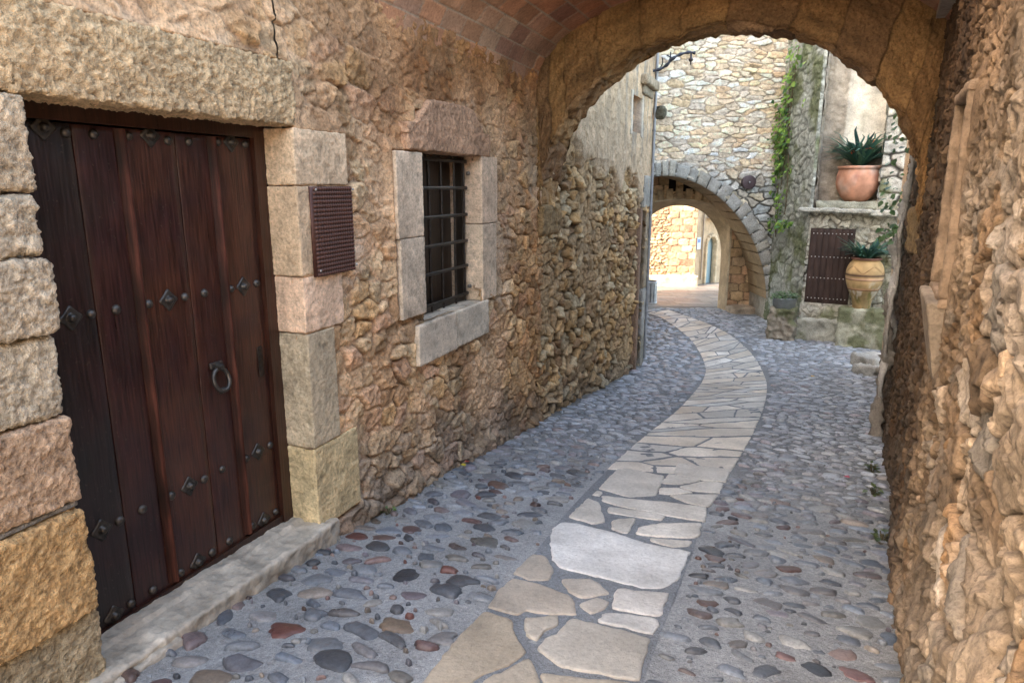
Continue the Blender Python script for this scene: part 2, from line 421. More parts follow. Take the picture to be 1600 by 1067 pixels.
def square_paving():
    mb = MB(); r = random.Random(4); y = 18.3; row = 0
    while y < 27.5:
        h = r.uniform(.38, .62); x = -1 + .3 * (row % 2)
        while x < 11:
            wd = r.uniform(.5, 1.1); a, b, c_, d_ = x + .012, x + wd - .012, y + .012, y + h - .012
            V = [(p, q, float(zgxy(p, q)) + .006) for p, q in ((a, c_), (b, c_), (b, d_), (a, d_))]
            mb.add(V, [[0, 1, 2, 3]], np.array(r.choice([(.16, .14, .125), (.19, .17, .145), (.13, .12, .11), (.17, .13, .11)])) * r.uniform(.85, 1.15)); x += wd
        y += h; row += 1
    tag(mb.build('square_paving', M_FLAG, smooth=False), kind='structure')
square_paving()

# flagstone strip: left and right edge points (s, w) down the lane
PL = [(-3.2, 1.12), (-1.6, 1.11), (-.84, 1.11), (.35, 1.075), (1.095, 1.04), (2.3, 1.04), (3.57, 1.08), (5.17, 1.166), (7.55, 1.173), (9.1, 1.09), (10.8, .76), (12.1, .34), (13.3, -.19), (13.9, -.52), (14.3, -.9)]
PR = [(-3.2, 1.81), (-1.5, 1.81), (-.5, 1.81), (.756, 1.83), (1.55, 1.836), (2.585, 1.906), (4.195, 2.016), (6.37, 2.097), (8.46, 2.076), (10.37, 1.844), (11.97, 1.4), (13.05, .917), (13.96, .316), (14.3, .05), (15.0, -.5)]
PLs = spline(PL, 400); PRs = spline(PR, 400)
mid = (PLs + PRs) / 2
ARC = np.concatenate([[0], np.cumsum(np.linalg.norm(np.diff(mid, axis=0), axis=1))])
WID = np.linalg.norm(PRs - PLs, axis=1)
def strip(l, t):
    a = np.array([np.interp(l, ARC, PLs[:, 0]), np.interp(l, ARC, PLs[:, 1])]); b = np.array([np.interp(l, ARC, PRs[:, 0]), np.interp(l, ARC, PRs[:, 1])])
    return a + (b - a) * t
POLY = np.concatenate([PLs[::3], PRs[::-3]])
def in_strip(s, w, pad=0.):
    ins = np.zeros(len(s), bool); dm = np.full(len(s), 9.)
    for k in range(len(POLY)):
        x1, y1 = POLY[k - 1]; x2, y2 = POLY[k]
        if y1 != y2:
            c = ((y1 > w) != (y2 > w)) & (s < (x2 - x1) * (w - y1) / (y2 - y1) + x1); ins ^= c
        dx, dy = x2 - x1, y2 - y1; L2 = dx * dx + dy * dy + 1e-12
        t = np.clip(((s - x1) * dx + (w - y1) * dy) / L2, 0, 1)
        dm = np.minimum(dm, np.hypot(s - x1 - t * dx, w - y1 - t * dy))
    return ins | (dm < pad)

FL = [
[(-.285,1.098),(-.314,1.233),(-.42,1.284),(-.464,1.333),(-.512,1.364),(-.602,1.348),(-.721,1.277),(-.807,1.249),(-.951,1.198),(-1.0,1.095),(-.852,1.111),(-.571,1.09)],
[(-.18,1.442),(-.174,1.601),(-.191,1.785),(-.344,1.791),(-.501,1.796),(-.522,1.732),(-.527,1.645),(-.55,1.518),(-.473,1.393),(-.388,1.404),(-.315,1.436)],
[(-.262,1.269),(-.183,1.394),(-.259,1.413),(-.323,1.382),(-.418,1.378),(-.391,1.322),(-.331,1.29)],
[(.059,1.083),(.051,1.278),(.01,1.39),(-.141,1.464),(-.186,1.356),(-.206,1.254),(-.264,1.236),(-.254,1.095),(-.103,1.078)],
[(.111,1.069),(.379,1.073),(.372,1.148),(.239,1.233),(.12,1.249),(.078,1.16)],
[(.156,1.298),(.227,1.419),(.194,1.481),(.114,1.542),(.011,1.436),(.056,1.361)],
[(-.053,1.444),(.054,1.496),(.04,1.56),(-.03,1.556),(-.118,1.511)],
[(.187,1.556),(.253,1.789),(.147,1.79),(-.003,1.79),(-.018,1.578)],
[(-.068,1.566),(-.035,1.673),(-.018,1.791),(-.076,1.797),(-.16,1.784),(-.16,1.551)],
[(.772,1.053),(.892,1.068),(.909,1.157),(.877,1.349),(.813,1.599),(.797,1.819),(.606,1.814),(.402,1.804),(.285,1.754),(.247,1.658),(.267,1.495),(.275,1.272),(.336,1.195),(.548,1.111)],
[(1.409,1.089),(1.367,1.173),(1.03,1.299),(.954,1.238),(.998,1.077),(1.171,1.082)],
[(1.087,1.326),(1.18,1.454),(.961,1.465),(.901,1.458),(.922,1.358)],
[(1.037,1.495),(1.184,1.612),(1.306,1.83),(1.088,1.834),(1.019,1.811),(.949,1.649),(.925,1.504)],
[(.895,1.584),(.968,1.817),(.89,1.802),(.831,1.727),(.848,1.599)],
[(1.503,1.162),(1.569,1.479),(1.62,1.826),(1.341,1.84),(1.325,1.657),(1.355,1.306),(1.398,1.183)],
[(1.307,1.253),(1.342,1.464),(1.312,1.612),(1.216,1.594),(1.197,1.272)],
[(2.269,1.111),(2.224,1.464),(1.703,1.486),(1.572,1.333),(1.644,1.103),(1.937,1.095)],
[(1.601,1.099),(1.587,1.148),(1.482,1.152),(1.488,1.09)],
[(-.543,1.387),(-.556,1.409),(-.666,1.473),(-.737,1.506),(-.836,1.304),(-.741,1.295),(-.635,1.344)],
[(-.615,1.464),(-.579,1.585),(-.552,1.691),(-.526,1.793),(-.629,1.787),(-.746,1.517)],
[(2.654,1.495),(2.697,1.901),(2.297,1.903),(2.257,1.734),(2.322,1.516)],
[(2.287,1.48),(2.279,1.684),(2.262,1.741),(2.04,1.595),(2.005,1.467)],
[(2.237,1.752),(2.258,1.89),(1.992,1.887),(1.942,1.706),(1.993,1.596)],
[(1.893,1.477),(1.972,1.611),(1.9,1.711),(1.792,1.591),(1.75,1.493)],
[(1.751,1.567),(1.871,1.729),(1.958,1.875),(1.627,1.839),(1.66,1.681)],
]
FLAGC = [(.4, .345, .27), (.48, .45, .4), (.45, .41, .35), (.44, .39, .33), (.38, .34, .29), (.46, .42, .37), (.5, .46, .41), (.57, .55, .52), (.6, .59, .57), (.63, .63, .62)]

def clip_poly(poly, px, py, nx, ny):
    out = []
    for i in range(len(poly)):
        a = poly[i]; b = poly[(i + 1) % len(poly)]
        da = (a[0] - px) * nx + (a[1] - py) * ny; db = (b[0] - px) * nx + (b[1] - py) * ny
        if da <= 0: out.append(a)
        if da * db < 0:
            t = da / (da - db); out.append((a[0] + (b[0] - a[0]) * t, a[1] + (b[1] - a[1]) * t))
    return out

def flag(mb, poly, col, fine, seed, lift=.012):
    P = np.array(poly, float)
    # subdivide the outline and roughen it
    out = []
    for i in range(len(P)):
        a = P[i]; b = P[(i + 1) % len(P)]; k = max(1, int(np.linalg.norm(b - a) / fine))
        for j in range(k): out.append(a + (b - a) * j / k)
    P = np.array(out)
    # corner smoothing
    if fine < .05: P = P * .6 + .2 * np.roll(P, 1, 0) + .2 * np.roll(P, -1, 0)
    c = P.mean(0)
    d = P - c; d /= np.maximum(np.linalg.norm(d, axis=1, keepdims=True), 1e-6)
    P = P + d * (.011 * fbm(P[:, 0] * 24, P[:, 1] * 24, None, seed, 3))[:, None]
    rings = [(0, -.02), (0, lift * .7), (.004, lift * .95), (.02, lift)]
    V = []
    k = len(P)
    R = np.linalg.norm(P - c, axis=1, keepdims=True)
    for ins, hh in rings:
        q = P - d * np.minimum(ins, R * .4)
        V.append(np.column_stack([q, np.full(k, hh)]))
    for f in (.66, .33):
        q = c + (P - d * np.minimum(.02, R * .4) - c) * f
        V.append(np.column_stack([q, np.full(k, lift)]))
    V.append(np.array([[c[0], c[1], lift]]))
    V = np.concatenate(V)
    hz = .0045 * fbm(V[:, 0] * 5, V[:, 1] * 5, None, seed + 4, 3) + .002 * fbm(V[:, 0] * 25, V[:, 1] * 25, None, seed + 5, 2)
    s, w = V[:, 0], V[:, 1]
    W = np.column_stack([c0[0] + s * u[0] + w * n[0], c0[1] + s * u[1] + w * n[1], np.zeros(len(V))])
    W[:, 2] = zg(s, W[:, 1]) + V[:, 2] + hz * (V[:, 2] > 0)
    F = []
    nr = len(rings) + 2
    for r in range(nr - 1):
        for i in range(k):
            F.append([r * k + i, r * k + (i + 1) % k, (r + 1) * k + (i + 1) % k, (r + 1) * k + i])
    mb.add(W, np.array(F), np.array(col) * (1 + .2 * fbm(V[:, 0] * 6, V[:, 1] * 6, None, seed + 7, 4))[:, None])
    T = [[(nr - 1) * k + i, (nr - 1) * k + (i + 1) % k, nr * k] for i in range(k)]
    # centre fan shares the last mb block
    mb.l.append((np.array(T) + mb.n - len(V)).ravel()); mb.t.append(np.full(len(T), 3))

def flag_path():
    mb = MB()
    for i, p in enumerate(FL):
        col = FLAGC[i] if i < len(FLAGC) else np.array([.6, .57, .52]) * random.uniform(.85, 1.12)
        if i in (18, 19): col = (.44, .39, .32)
        flag(mb, p, col, .02 if i < 20 else .03, i * 7, .012)
    # the rest of the strip: broken slabs laid mostly across
    def region(l0, l1, seed, dl=.52, dt=.42):
        r = random.Random(seed)
        seeds = []
        l = l0 - .6
        while l < l1 + .6:
            k = r.choice([1, 2, 2, 3, 3]); h = r.uniform(.24, .48)
            cuts = sorted(r.uniform(.2, .8) for _ in range(k - 1)); e = [0] + cuts + [1]
            for q in range(k):
                seeds.append((l + r.uniform(-.17, .17), (e[q] + e[q + 1]) / 2 * .8 + r.uniform(-.08, .08)))
            l += h
        for i, (a, b) in enumerate(seeds):
            if not (l0 - .1 < a < l1 + .1): continue
            poly = [(l0, 0), (l1, 0), (l1, .8), (l0, .8)]
            for j, (c, d) in enumerate(seeds):
                if i == j or abs(c - a) > 1.6: continue
                # across-strip distance counts less, so slabs lie across the lane
                mx, my = (a + c) / 2, (b + d) / 2; nx, ny = (c - a) * 1.45, (d - b)
                ln = math.hypot(nx, ny)
                g = (.4 + 1.1 * abs(nx) / ln) * (.01 + .01 * r.random()) * (1 if a < 6 else 1.25)
                poly = clip_poly(poly, mx - nx / ln * g, my - ny / ln * g, nx, ny)
                if len(poly) < 3: break
            if len(poly) < 3: continue
            pts = []
            for q in range(len(poly)):
                x0, y0 = poly[q]; x1, y1 = poly[(q + 1) % len(poly)]
                kk = max(1, int(abs(x1 - x0) / .25))
                for z in range(kk): pts.append((x0 + (x1 - x0) * z / kk, y0 + (y1 - y0) * z / kk))
            sw = [strip(p[0], min(max(p[1] / .8, 0.0), 1.0)) for p in pts]
            A = np.array(sw); ar = .5 * abs(np.dot(A[:, 0], np.roll(A[:, 1], 1)) - np.dot(A[:, 1], np.roll(A[:, 0], 1)))
            if ar < .004: continue
            v = r.uniform(.85, 1.3); wm = r.uniform(-.02, .045)
            flag(mb, sw, ((.52 + wm) * v, .5 * v, (.465 - wm) * v), .05 if a < 9 else .09, seed + i, .007)
    lof = lambda s: float(np.interp(s, mid[:, 0], ARC))
    region(lof(2.32), ARC[-1], 5)
    region(0, lof(-1.0), 9)
    o = mb.build('flagstone_path', M_FLAG); tag(o, kind='structure')
    bed = MB(); V = []; L_ = np.linspace(0, ARC[-1], 420); T_ = np.linspace(.004, .996, 12)
    for l in L_:
        for t in T_:
            q = strip(l, t); x, y, _ = WL(q[0], q[1], 0); V.append((x, y, float(zgw(q[0], q[1], y)) + .004))
    V = np.array(V); V[:, 2] += .003 * fbm(V[:, 0] * 9, V[:, 1] * 9, None, 15, 3)
    c = np.array([.2, .215, .235]) * (1 + .25 * fbm(V[:, 0] * 4, V[:, 1] * 4, None, 16, 4))[:, None]
    nearf = sstep(2.2, .6, (V[:, 0] - c0[0]) * u[0] + (V[:, 1] - c0[1]) * u[1]); c = mixc(c, np.array([.24, .26, .285]), nearf)
    bed.add(V, grid_faces(len(L_), len(T_)), c); tag(bed.build('path_bedding', M_MORT), kind='structure')
flag_path()

def cobbles():
    r = np.random.default_rng(5)
    pts = []
    # graded dart throwing on a hash grid
    cell = .05; occ = {}
    def tryadd(s, w, rad):
        i, j = int(s / cell), int(w / cell)
        for a in range(i - 4, i + 5):
            for b in range(j - 4, j + 5):
                q = occ.get((a, b))
                if q and math.hypot((q[0] - s) * 1.35, q[1] - w) < (q[2] + rad): return False
        occ[(i, j)] = (s, w, rad); pts.append((s, w, rad)); return True
    N = 110000
    ss = -1.35 + r.random(N) * 17.5; tw = r.random(N); rr = r.random(N)
    for k in range(N):
        s = ss[k]; hi = 2.71 + .1146 * s if s < 9.4 else 4.9
        lo = .03 if s < 8.9 else -4.2
        if s > 8.9 and rr[k] < .2: pass
        w = lo + tw[k] * (hi - lo - .02)
        near = (1 - sstep(.8, 2.6, s)) * (1 if w < 1.2 else .55)
        rad = (.042 + .03 * rr[k] ** 1.5) + .014 * near
        if s > 6: rad += .012
        if w - lo < rad * .6 and s < 8.9: continue
        tryadd(s, w, rad)
    for k in range(2600):
        s = -1.3 + 4.6 * r.random(); w = .05 + r.random() * (2.62 + .1146 * s)
        tryadd(s, w, r.uniform(.012, .026))
    P = np.array(pts)
    Y = c0[1] + P[:, 0] * u[1] + P[:, 1] * n[1]; X = c0[0] + P[:, 0] * u[0] + P[:, 1] * n[0]
    ok = ~in_strip(P[:, 0], P[:, 1], P[:, 2] * .8) & (Y < 17.6) & ~((Y > 16.4) & (X > 5.6)) 
    P = P[ok]
    PALC = [(.13, .145, .165), (.17, .18, .195), (.2, .205, .21), (.15, .14, .15), (.17, .14, .15), (.24, .225, .2), (.27, .25, .22), (.09, .095, .105), (.1, .1, .105), (.25, .255, .26), (.19, .2, .215), (.21, .19, .175), (.15, .16, .175), (.075, .08, .09), (.17, .155, .15)]
    WARM = [(.17, .07, .055), (.2, .11, .085), (.21, .13, .1), (.18, .13, .09), (.15, .095, .085), (.12, .075, .06), (.23, .18, .135)]
    mb = MB()
    for q, (s, w, rad) in enumerate(P):
        near = s < 1.5
        k = 18 if s < 1.2 else 12 if s < 4 else 8
        th = np.linspace(0, 2 * math.pi, k, endpoint=False)
        ang = r.normal(math.pi / 2, .38)
        el = r.uniform(.38, .8)
        sd = int(r.integers(1, 9999))
        rn = 1 + .34 * vnoise(np.cos(th) * 1.15 + sd, np.sin(th) * 1.15 + sd * .37, None, sd) + .1 * vnoise(np.cos(th) * 3 + sd, np.sin(th) * 3, None, sd)
        ra = rad * (.86 if s < .9 else .86 + .24 * min(1, (s - .9) / 1.2)) * r.uniform(.7, 1.3)
        ex = np.sign(np.cos(th)) * np.abs(np.cos(th)) ** .75 * ra * rn; ey = np.sign(np.sin(th)) * np.abs(np.sin(th)) ** .75 * ra * el * rn
        lx = ex * math.cos(ang) - ey * math.sin(ang); ly = ex * math.sin(ang) + ey * math.cos(ang)
        hh = (r.uniform(.01, .023) if w < 1.2 else r.uniform(.008, .017)) if near else r.uniform(.009, .024)
        rings = [(1.03, -.012), (.97, .003), (.88, hh * .55), (.66, hh * .88), (.33, hh)] if s < 4 else [(1.03, -.012), (.92, hh * .45), (.6, hh * .9)]
        tx, ty = r.normal(0, .06, 2)
        V = [np.column_stack([s + lx * f, w + ly * f, np.full(k, z) + (lx * tx + ly * ty) * f]) for f, z in rings] + [np.array([[s, w, hh * 1.03]])]
        V = np.concatenate(V)
        W = np.column_stack([c0[0] + V[:, 0] * u[0] + V[:, 1] * n[0], c0[1] + V[:, 0] * u[1] + V[:, 1] * n[1], V[:, 2]])
        W[:, 2] += float(zgw(s, w, W[-1, 1])) - (V[:, 0] - s) * (.145 if s < 7 else .07 if s < 9 else 0)
        m = len(rings)
        F = np.array([[a * k + i, a * k + (i + 1) % k, (a + 1) * k + (i + 1) % k, (a + 1) * k + i] for a in range(m - 1) for i in range(k)])
        pw = .25 * (1 - sstep(.3, 2.2, np.array(s))) * (1 if w < 1.1 else .35) + .06
        c = np.array(WARM[int(r.integers(len(WARM)))] if r.random() < pw else PALC[int(r.integers(len(PALC)))]) * r.uniform(.6, 1.25)
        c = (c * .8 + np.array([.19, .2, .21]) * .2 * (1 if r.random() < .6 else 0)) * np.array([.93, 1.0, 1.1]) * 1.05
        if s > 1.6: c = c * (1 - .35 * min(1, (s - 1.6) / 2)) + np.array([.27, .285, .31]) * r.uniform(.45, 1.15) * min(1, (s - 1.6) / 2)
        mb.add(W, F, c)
        mb.l.append((np.array([[(m - 1) * k + i, (m - 1) * k + (i + 1) % k, m * k] for i in range(k)]) + mb.n - len(W)).ravel()); mb.t.append(np.full(k, 3))
    o = mb.build('cobblestones', M_COB); tag(o, kind='structure')
    print('cobbles', len(P))
cobbles()

# ------------------------------------------------------------------ left house
PALB = [(.47, .33, .2), (.42, .28, .18), (.44, .35, .25), (.31, .22, .145), (.5, .37, .25), (.4, .3, .22), (.53, .41, .29), (.46, .31, .23)]
HOUSE = thing('stone_house', tuple(WL(0, -.3, 0)), 'rubble stone house with plank door and barred window along the left of the lane', 'house')
WIN = (1.235, 2.15, .87, 1.955)
BLK = [(.0, .45, 1.745, 2.0), (.0, .165, 1.315, 1.74), (.0, .35, 1.035, 1.31), (.0, .255, .43, 1.03), (.0, .415, -.05, .43), (-2.4, .06, 2.0, 2.285), (.925, 2.445, .96, 1.95), (1.125, 2.25, .6, .87), (1.2, 2.2, 1.95, 2.2)]
def inblk(S, Z, m):
    r = np.zeros(np.shape(S), bool)
    for a, b, lo, hi in BLK: r |= (S > a + m) & (S < b - m) & (Z > lo + m) & (Z < hi - m)
    return r
def wallB(S, Z):
    sm = np.clip(.34 + .7 * fbm(S * 1.3, Z * 1.3, None, 61, 3) + .2 * sstep(1.7, 2.6, Z) - .3 * sstep(.35, -.3, Z), 0, 1)
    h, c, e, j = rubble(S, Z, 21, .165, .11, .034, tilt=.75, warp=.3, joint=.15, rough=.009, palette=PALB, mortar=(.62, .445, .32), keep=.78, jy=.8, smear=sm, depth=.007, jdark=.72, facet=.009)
    h = h + .009 * (ridged(S * 9, Z * 9, 79, 4) - .5) + .004 * fbm(S * 38, Z * 38, None, 80, 3)
    h = h + .03 * fbm(S * .9, Z * .9, None, 33, 3) - .025
    c = c * np.clip(1 + .3 * fbm(S * 1.8, Z * 1.8, None, 77, 4), .5, 1.4)[..., None]
    db = np.full(S.shape, 9.)
    for a, b, lo, hi in BLK: db = np.minimum(db, np.maximum(np.maximum(a - S, S - b), np.maximum(lo - Z, Z - hi)))
    kb = sstep(.07, .0, db + .03 * fbm(S * 8, Z * 8, None, 78, 2)); h = h * (1 - kb) + (.006 + .25 * h) * kb
    h = np.where(db < -.004, -.05, h)
    c = c * np.array([1.07, .965, .8])
    stn = sstep(.05, .5, fbm(S * 1.6 + 4, Z * .9, None, 93, 5)); c = mixc(c, c * np.array([.55, .47, .4]), stn * .75)
    wht = sstep(.15, .5, fbm(S * 2.3, Z * 2.3, None, 94, 5)); c = mixc(c, np.array([.6, .46, .34]) * (1 + .15 * fbm(S * 20, Z * 20, None, 95, 3))[..., None], wht * .55)
    # smoke-darkened ochre masonry high under the vault, grey at the foot
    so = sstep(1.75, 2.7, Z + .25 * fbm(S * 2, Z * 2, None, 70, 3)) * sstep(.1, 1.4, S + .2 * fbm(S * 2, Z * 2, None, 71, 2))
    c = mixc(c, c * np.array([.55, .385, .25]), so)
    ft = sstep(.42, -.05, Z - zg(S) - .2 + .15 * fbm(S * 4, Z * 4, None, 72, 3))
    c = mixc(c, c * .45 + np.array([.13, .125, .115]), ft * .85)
    rt = sstep(2.4, 3.2, S) * sstep(2.2, 1.2, Z)
    c = mixc(c, c * np.array([.92, .8, .66]), rt)
    # rough footing stones step out at the base
    ff = sstep(.13, .03, Z - zg(S) + .07 * fbm(S * 5, Z * 0 + 3, None, 74, 2))
    h = h + .06 * ff * (.5 + .8 * np.abs(fbm(S * 6, Z * 6, None, 75, 2)))
    c = mixc(c, c * .6, ff * .8)
    return h, c
def hole_rect(a, b, lo, hi): return lambda A, B: (A > a) & (A < b) & (B > lo) & (B < hi)
mb = MB()
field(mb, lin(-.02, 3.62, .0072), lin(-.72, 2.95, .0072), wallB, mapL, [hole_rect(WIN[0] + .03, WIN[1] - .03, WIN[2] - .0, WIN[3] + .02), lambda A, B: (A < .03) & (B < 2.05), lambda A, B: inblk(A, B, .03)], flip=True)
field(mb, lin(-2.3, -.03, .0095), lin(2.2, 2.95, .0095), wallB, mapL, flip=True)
def wallC(S, Z):
    k = sstep(.0, .22, Z - (2.05 - .13 * (S - 4.3)) + .35 * fbm(S * 2.2, Z * 2.2, None, 81, 4))   # plaster high up
    sm = np.clip(.34 + .7 * fbm(S * 1.3, Z * 1.3, None, 82, 3), 0, 1)
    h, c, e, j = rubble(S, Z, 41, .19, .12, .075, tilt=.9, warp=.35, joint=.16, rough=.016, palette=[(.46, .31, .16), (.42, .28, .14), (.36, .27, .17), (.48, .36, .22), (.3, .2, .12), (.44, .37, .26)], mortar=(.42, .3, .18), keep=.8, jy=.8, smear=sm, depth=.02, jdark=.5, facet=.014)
    h = h + .035 * fbm(S * 2.3, Z * 2.3, None, 87, 3)
    hp = .07 + .018 * fbm(S * 5, Z * 5, None, 83, 5) + .022 * ridged(S * 14, Z * 8, 84, 3)
    st = fbm(S * 6, Z * .7, None, 85, 4)
    pc = np.array([.58, .42, .27]) * (1 + .22 * fbm(S * 4, Z * 4, None, 86, 5))[..., None]
    pc = mixc(pc, np.array([.25, .24, .21]), np.clip(sstep(.0, .5, st) * sstep(1.7, 2.9, Z) * (.15 + .85 * sstep(6, 8, S)), 0, .8))
    h = h * (1 - k) + hp * k - .06; c = c * np.array([1.05, .97, .86])
    c = mixc(c, pc, k)
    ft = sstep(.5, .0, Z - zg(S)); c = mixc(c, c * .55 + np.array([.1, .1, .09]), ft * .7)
    return h, c
SLOT = (7.35, 8.02, 2.5, 3.0); DW = (8.28, 8.72, -1.3, 1.36)
mb2 = MB()
field(mb2, lin(3.5, 9.05, .016), lin(-1.5, 4.2, .0125), wallC, mapL, [hole_rect(*SLOT), hole_rect(*DW)], flip=True)
mb.build('wall', M_RUB, HOUSE)
o = mb2.build('wall', M_RUB, HOUSE); o['label'] = 'rough yellow brown rubble under peeling plaster beyond the vault'
# end of the house wall; unseen upper storeys raised to block the sun
def endface(S, Z):
    h, c, e, j = rubble(S, Z, 44, .3, .2, .05, palette=PALB, mortar=(.42, .34, .26), smear=np.full(S.shape, .8))
    return h, c
mb = MB()
field(mb, lin(-3.2, .02, .05), lin(-1.5, 9.4, .05), endface, frame_map(WL(9.05, 0, 0)[:2], n, u))
mb.build('end_wall', M_PLA, HOUSE)
def upper(mb, s0, s1, z0, z1, back=-3.2, front=-.03, col=(.42, .35, .27)):
    box(mb, (s0, back, z0), (s1, front, z1), col, AX, (c0[0], c0[1], 0))
mb = MB(); upper(mb, -4.6, .8, 2.93, 6.2, front=-.05); upper(mb, .8, 4.4, 2.97, 6.6, front=-.07); upper(mb, 4.4, 9.02, 4.18, 9.4, front=-.06)
upper(mb, -4.6, -2.28, -.8, 2.9, front=-.05); upper(mb, -2.3, 3.7, -1.0, 2.94, back=-.8, front=-.37)  # house extended unseen to block sun, plus backing against light leaks behind openings
mb.build('sun_block_storeys', M_PLA, HOUSE, smooth=False)
mb = MB(); box(mb, (-4.7, -3.3, 6.22), (.85, .12, 6.34), (.3, .15, .1), AX, (c0[0], c0[1], 0))
mb.build('roof', M_BRK, HOUSE, smooth=False); mb = MB(); box(mb, (4.3, -3.3, 9.43), (9.15, .12, 9.55), (.3, .15, .1), AX, (c0[0], c0[1], 0))
mb.build('roof', M_BRK, HOUSE, smooth=False)
# door surround
def jamb(s0, s1, z0, z1, col, seed, d0=-.34, d1=.02, r=.018, amp=.008, name='jamb_stone', res=.012, label=None, freq=11, fine=.5, mat=None):
    m = MB(); block(m, WL((s0 + s1) / 2, (d0 + d1) / 2, (z0 + z1) / 2), AX, (s1 - s0, d1 - d0, z1 - z0), res, r, amp, freq, col, seed, fine=fine)
    o = m.build(name, mat or M_ASH, HOUSE)
    if label: o['label'] = label
    return o
LJ = [(2.0, 1.725, -1.185, (.5, .39, .27), .016), (1.71, 1.535, -1.2, (.5, .41, .3), .02), (1.522, 1.29, -1.185, (.52, .43, .32), .02), (1.278, 1.02, -1.2, (.5, .43, .33), .022),
      (1.008, .722, -1.2, (.52, .365, .25), .016), (.69, .315, -1.2, (.57, .37, .18), .018), (.305, -.12, -1.195, (.44, .36, .24), .016)]
for i, (z1, z0, s1, c, r) in enumerate(LJ): jamb(-2.3 - .01 * i, s1, z0, z1, c, 100 + i, d1=.02 + .012 * (i % 3), r=r, amp=.0068, res=.0068, freq=25, fine=.9)
jamb(-2.3, -1.205, .697, .715, (.26, .25, .24), 120, r=.006, amp=.003, label='thin grey slate bedded between two jamb stones')
RJ = [(.035, .45, 1.745, 2.0, (.6, .44, .29)), (.03, .165, 1.315, 1.738, (.59, .43, .28)), (.035, .35, 1.035, 1.308, (.62, .44, .31)), (.035, .255, .435, 1.028, (.47, .385, .27)), (.035, .415, -.02, .428, (.58, .46, .27))]
for i, (a, b, z0, z1, c) in enumerate(RJ): jamb(a, b, z0, z1, c, 130 + i, d1=.012 + .003 * (i % 2), r=.006, amp=.003, freq=22, res=.0075, fine=.8, mat=M_ASH2)
jamb(-2.35, .06, 2.012, 2.285, (.56, .4, .235), 140, d1=.01, r=.012, amp=.0085, name='lintel', res=.0065, freq=24, fine=.9)
m = MB()
def sillw(V):
    V = V.copy(); V[:, 2] += -.032 * V[:, 0] + .012 * (V[:, 1] < 0); return V
block(m, WL(-.57, -.085, -.055), AX, (1.42, .3, .18), .01, .014, .008, 12, (.4, .36, .3), 150, warp=sillw)
block(m, WL(-1.1, .04, -.02), AX, (.36, .12, .1), .012, .02, .01, 9, (.42, .38, .32), 151)
m.build('door_sill', M_FLAG, HOUSE)
# window surround
jamb(.925, 1.24, 1.43, 1.94, (.56, .43, .31), 160, r=.006, amp=.0022, freq=24, res=.009, fine=.7, name='window_jamb', mat=M_ASH2); jamb(.945, 1.243, .935, 1.425, (.54, .43, .32), 161, r=.006, amp=.0022, freq=24, res=.009, fine=.7, name='window_jamb', mat=M_ASH2)
jamb(2.15, 2.445, 1.46, 1.955, (.55, .4, .28), 162, r=.006, amp=.0022, freq=24, res=.009, fine=.7, name='window_jamb', mat=M_ASH2); jamb(2.152, 2.42, .872, 1.454, (.55, .42, .3), 163, r=.006, amp=.0022, freq=24, res=.009, fine=.7, name='window_jamb', mat=M_ASH2)
def lint_warp(V):
    V = V.copy(); t = np.clip((V[:, 2] + .16) / .32, 0, 1); half = .62
    V[:, 0] *= 1 - .0 * t; x = V[:, 0] / half
    V[:, 2] -= np.where(V[:, 2] > 0, 1, 0) * (sstep(.45, 1.0, np.abs(x)) * .2 + .02 * np.abs(x)) * np.clip(V[:, 2] / .15, 0, 1)
    return V
m = MB(); block(m, WL(1.68, -.15, 2.115), AX, (1.24, .36, .32), .012, .014, .006, 12, (.44, .265, .165), 164, warp=lint_warp, fine=.7)
m.build('window_lintel', M_ASH, HOUSE)
jamb(1.125, 1.675, .595, .865, (.55, .46, .36), 165, d1=.025, r=.008, amp=.003, name='window_sill', mat=M_ASH2); jamb(1.68, 2.25, .6, .868, (.54, .46, .36), 166, d1=.025, r=.01, amp=.003, name='window_sill', mat=M_ASH2)
# ---- plank door
DR = bpy.data.objects.new('wooden_door', None); COL.objects.link(DR); DR.parent = HOUSE; DR.location = Vector(tuple(WL(-.58, -.18, 0))) - HOUSE.location
WD = (.05, .0165, .0095); 
m = MB()
edges = [-1.16, -.9, -.7, -.46, -.272, -.03]
rw = random.Random(3)
for i in range(5):
    k = (.35, .55, .85, .75, 1.0)[i]
    block(m, WL((edges[i] + edges[i + 1]) / 2, -.205, .985), AX, (edges[i + 1] - edges[i] - .004, .05, 1.93), .03, .005, .0012, 5, np.array(WD) * k, 170 + i, cvar=.3)
m.build('plank', M_WOOD, DR)
m = MB(); box(m, (-1.2, -.235, .02), (-1.14, -.155, 2.03), np.array(WD) * .6, AX, (c0[0], c0[1], 0)); box(m, (-.034, -.235, .02), (.04, -.155, 2.03), np.array(WD) * .8, AX, (c0[0], c0[1], 0)); box(m, (-1.14, -.235, 1.955), (-.034, -.157, 2.03), np.array(WD) * .5, AX, (c0[0], c0[1], 0)); box(m, (-1.14, -.235, .0), (-.034, -.163, .07), np.array(WD) * .55, AX, (c0[0], c0[1], 0))
m.build('door_frame', M_WOOD, DR, smooth=False)
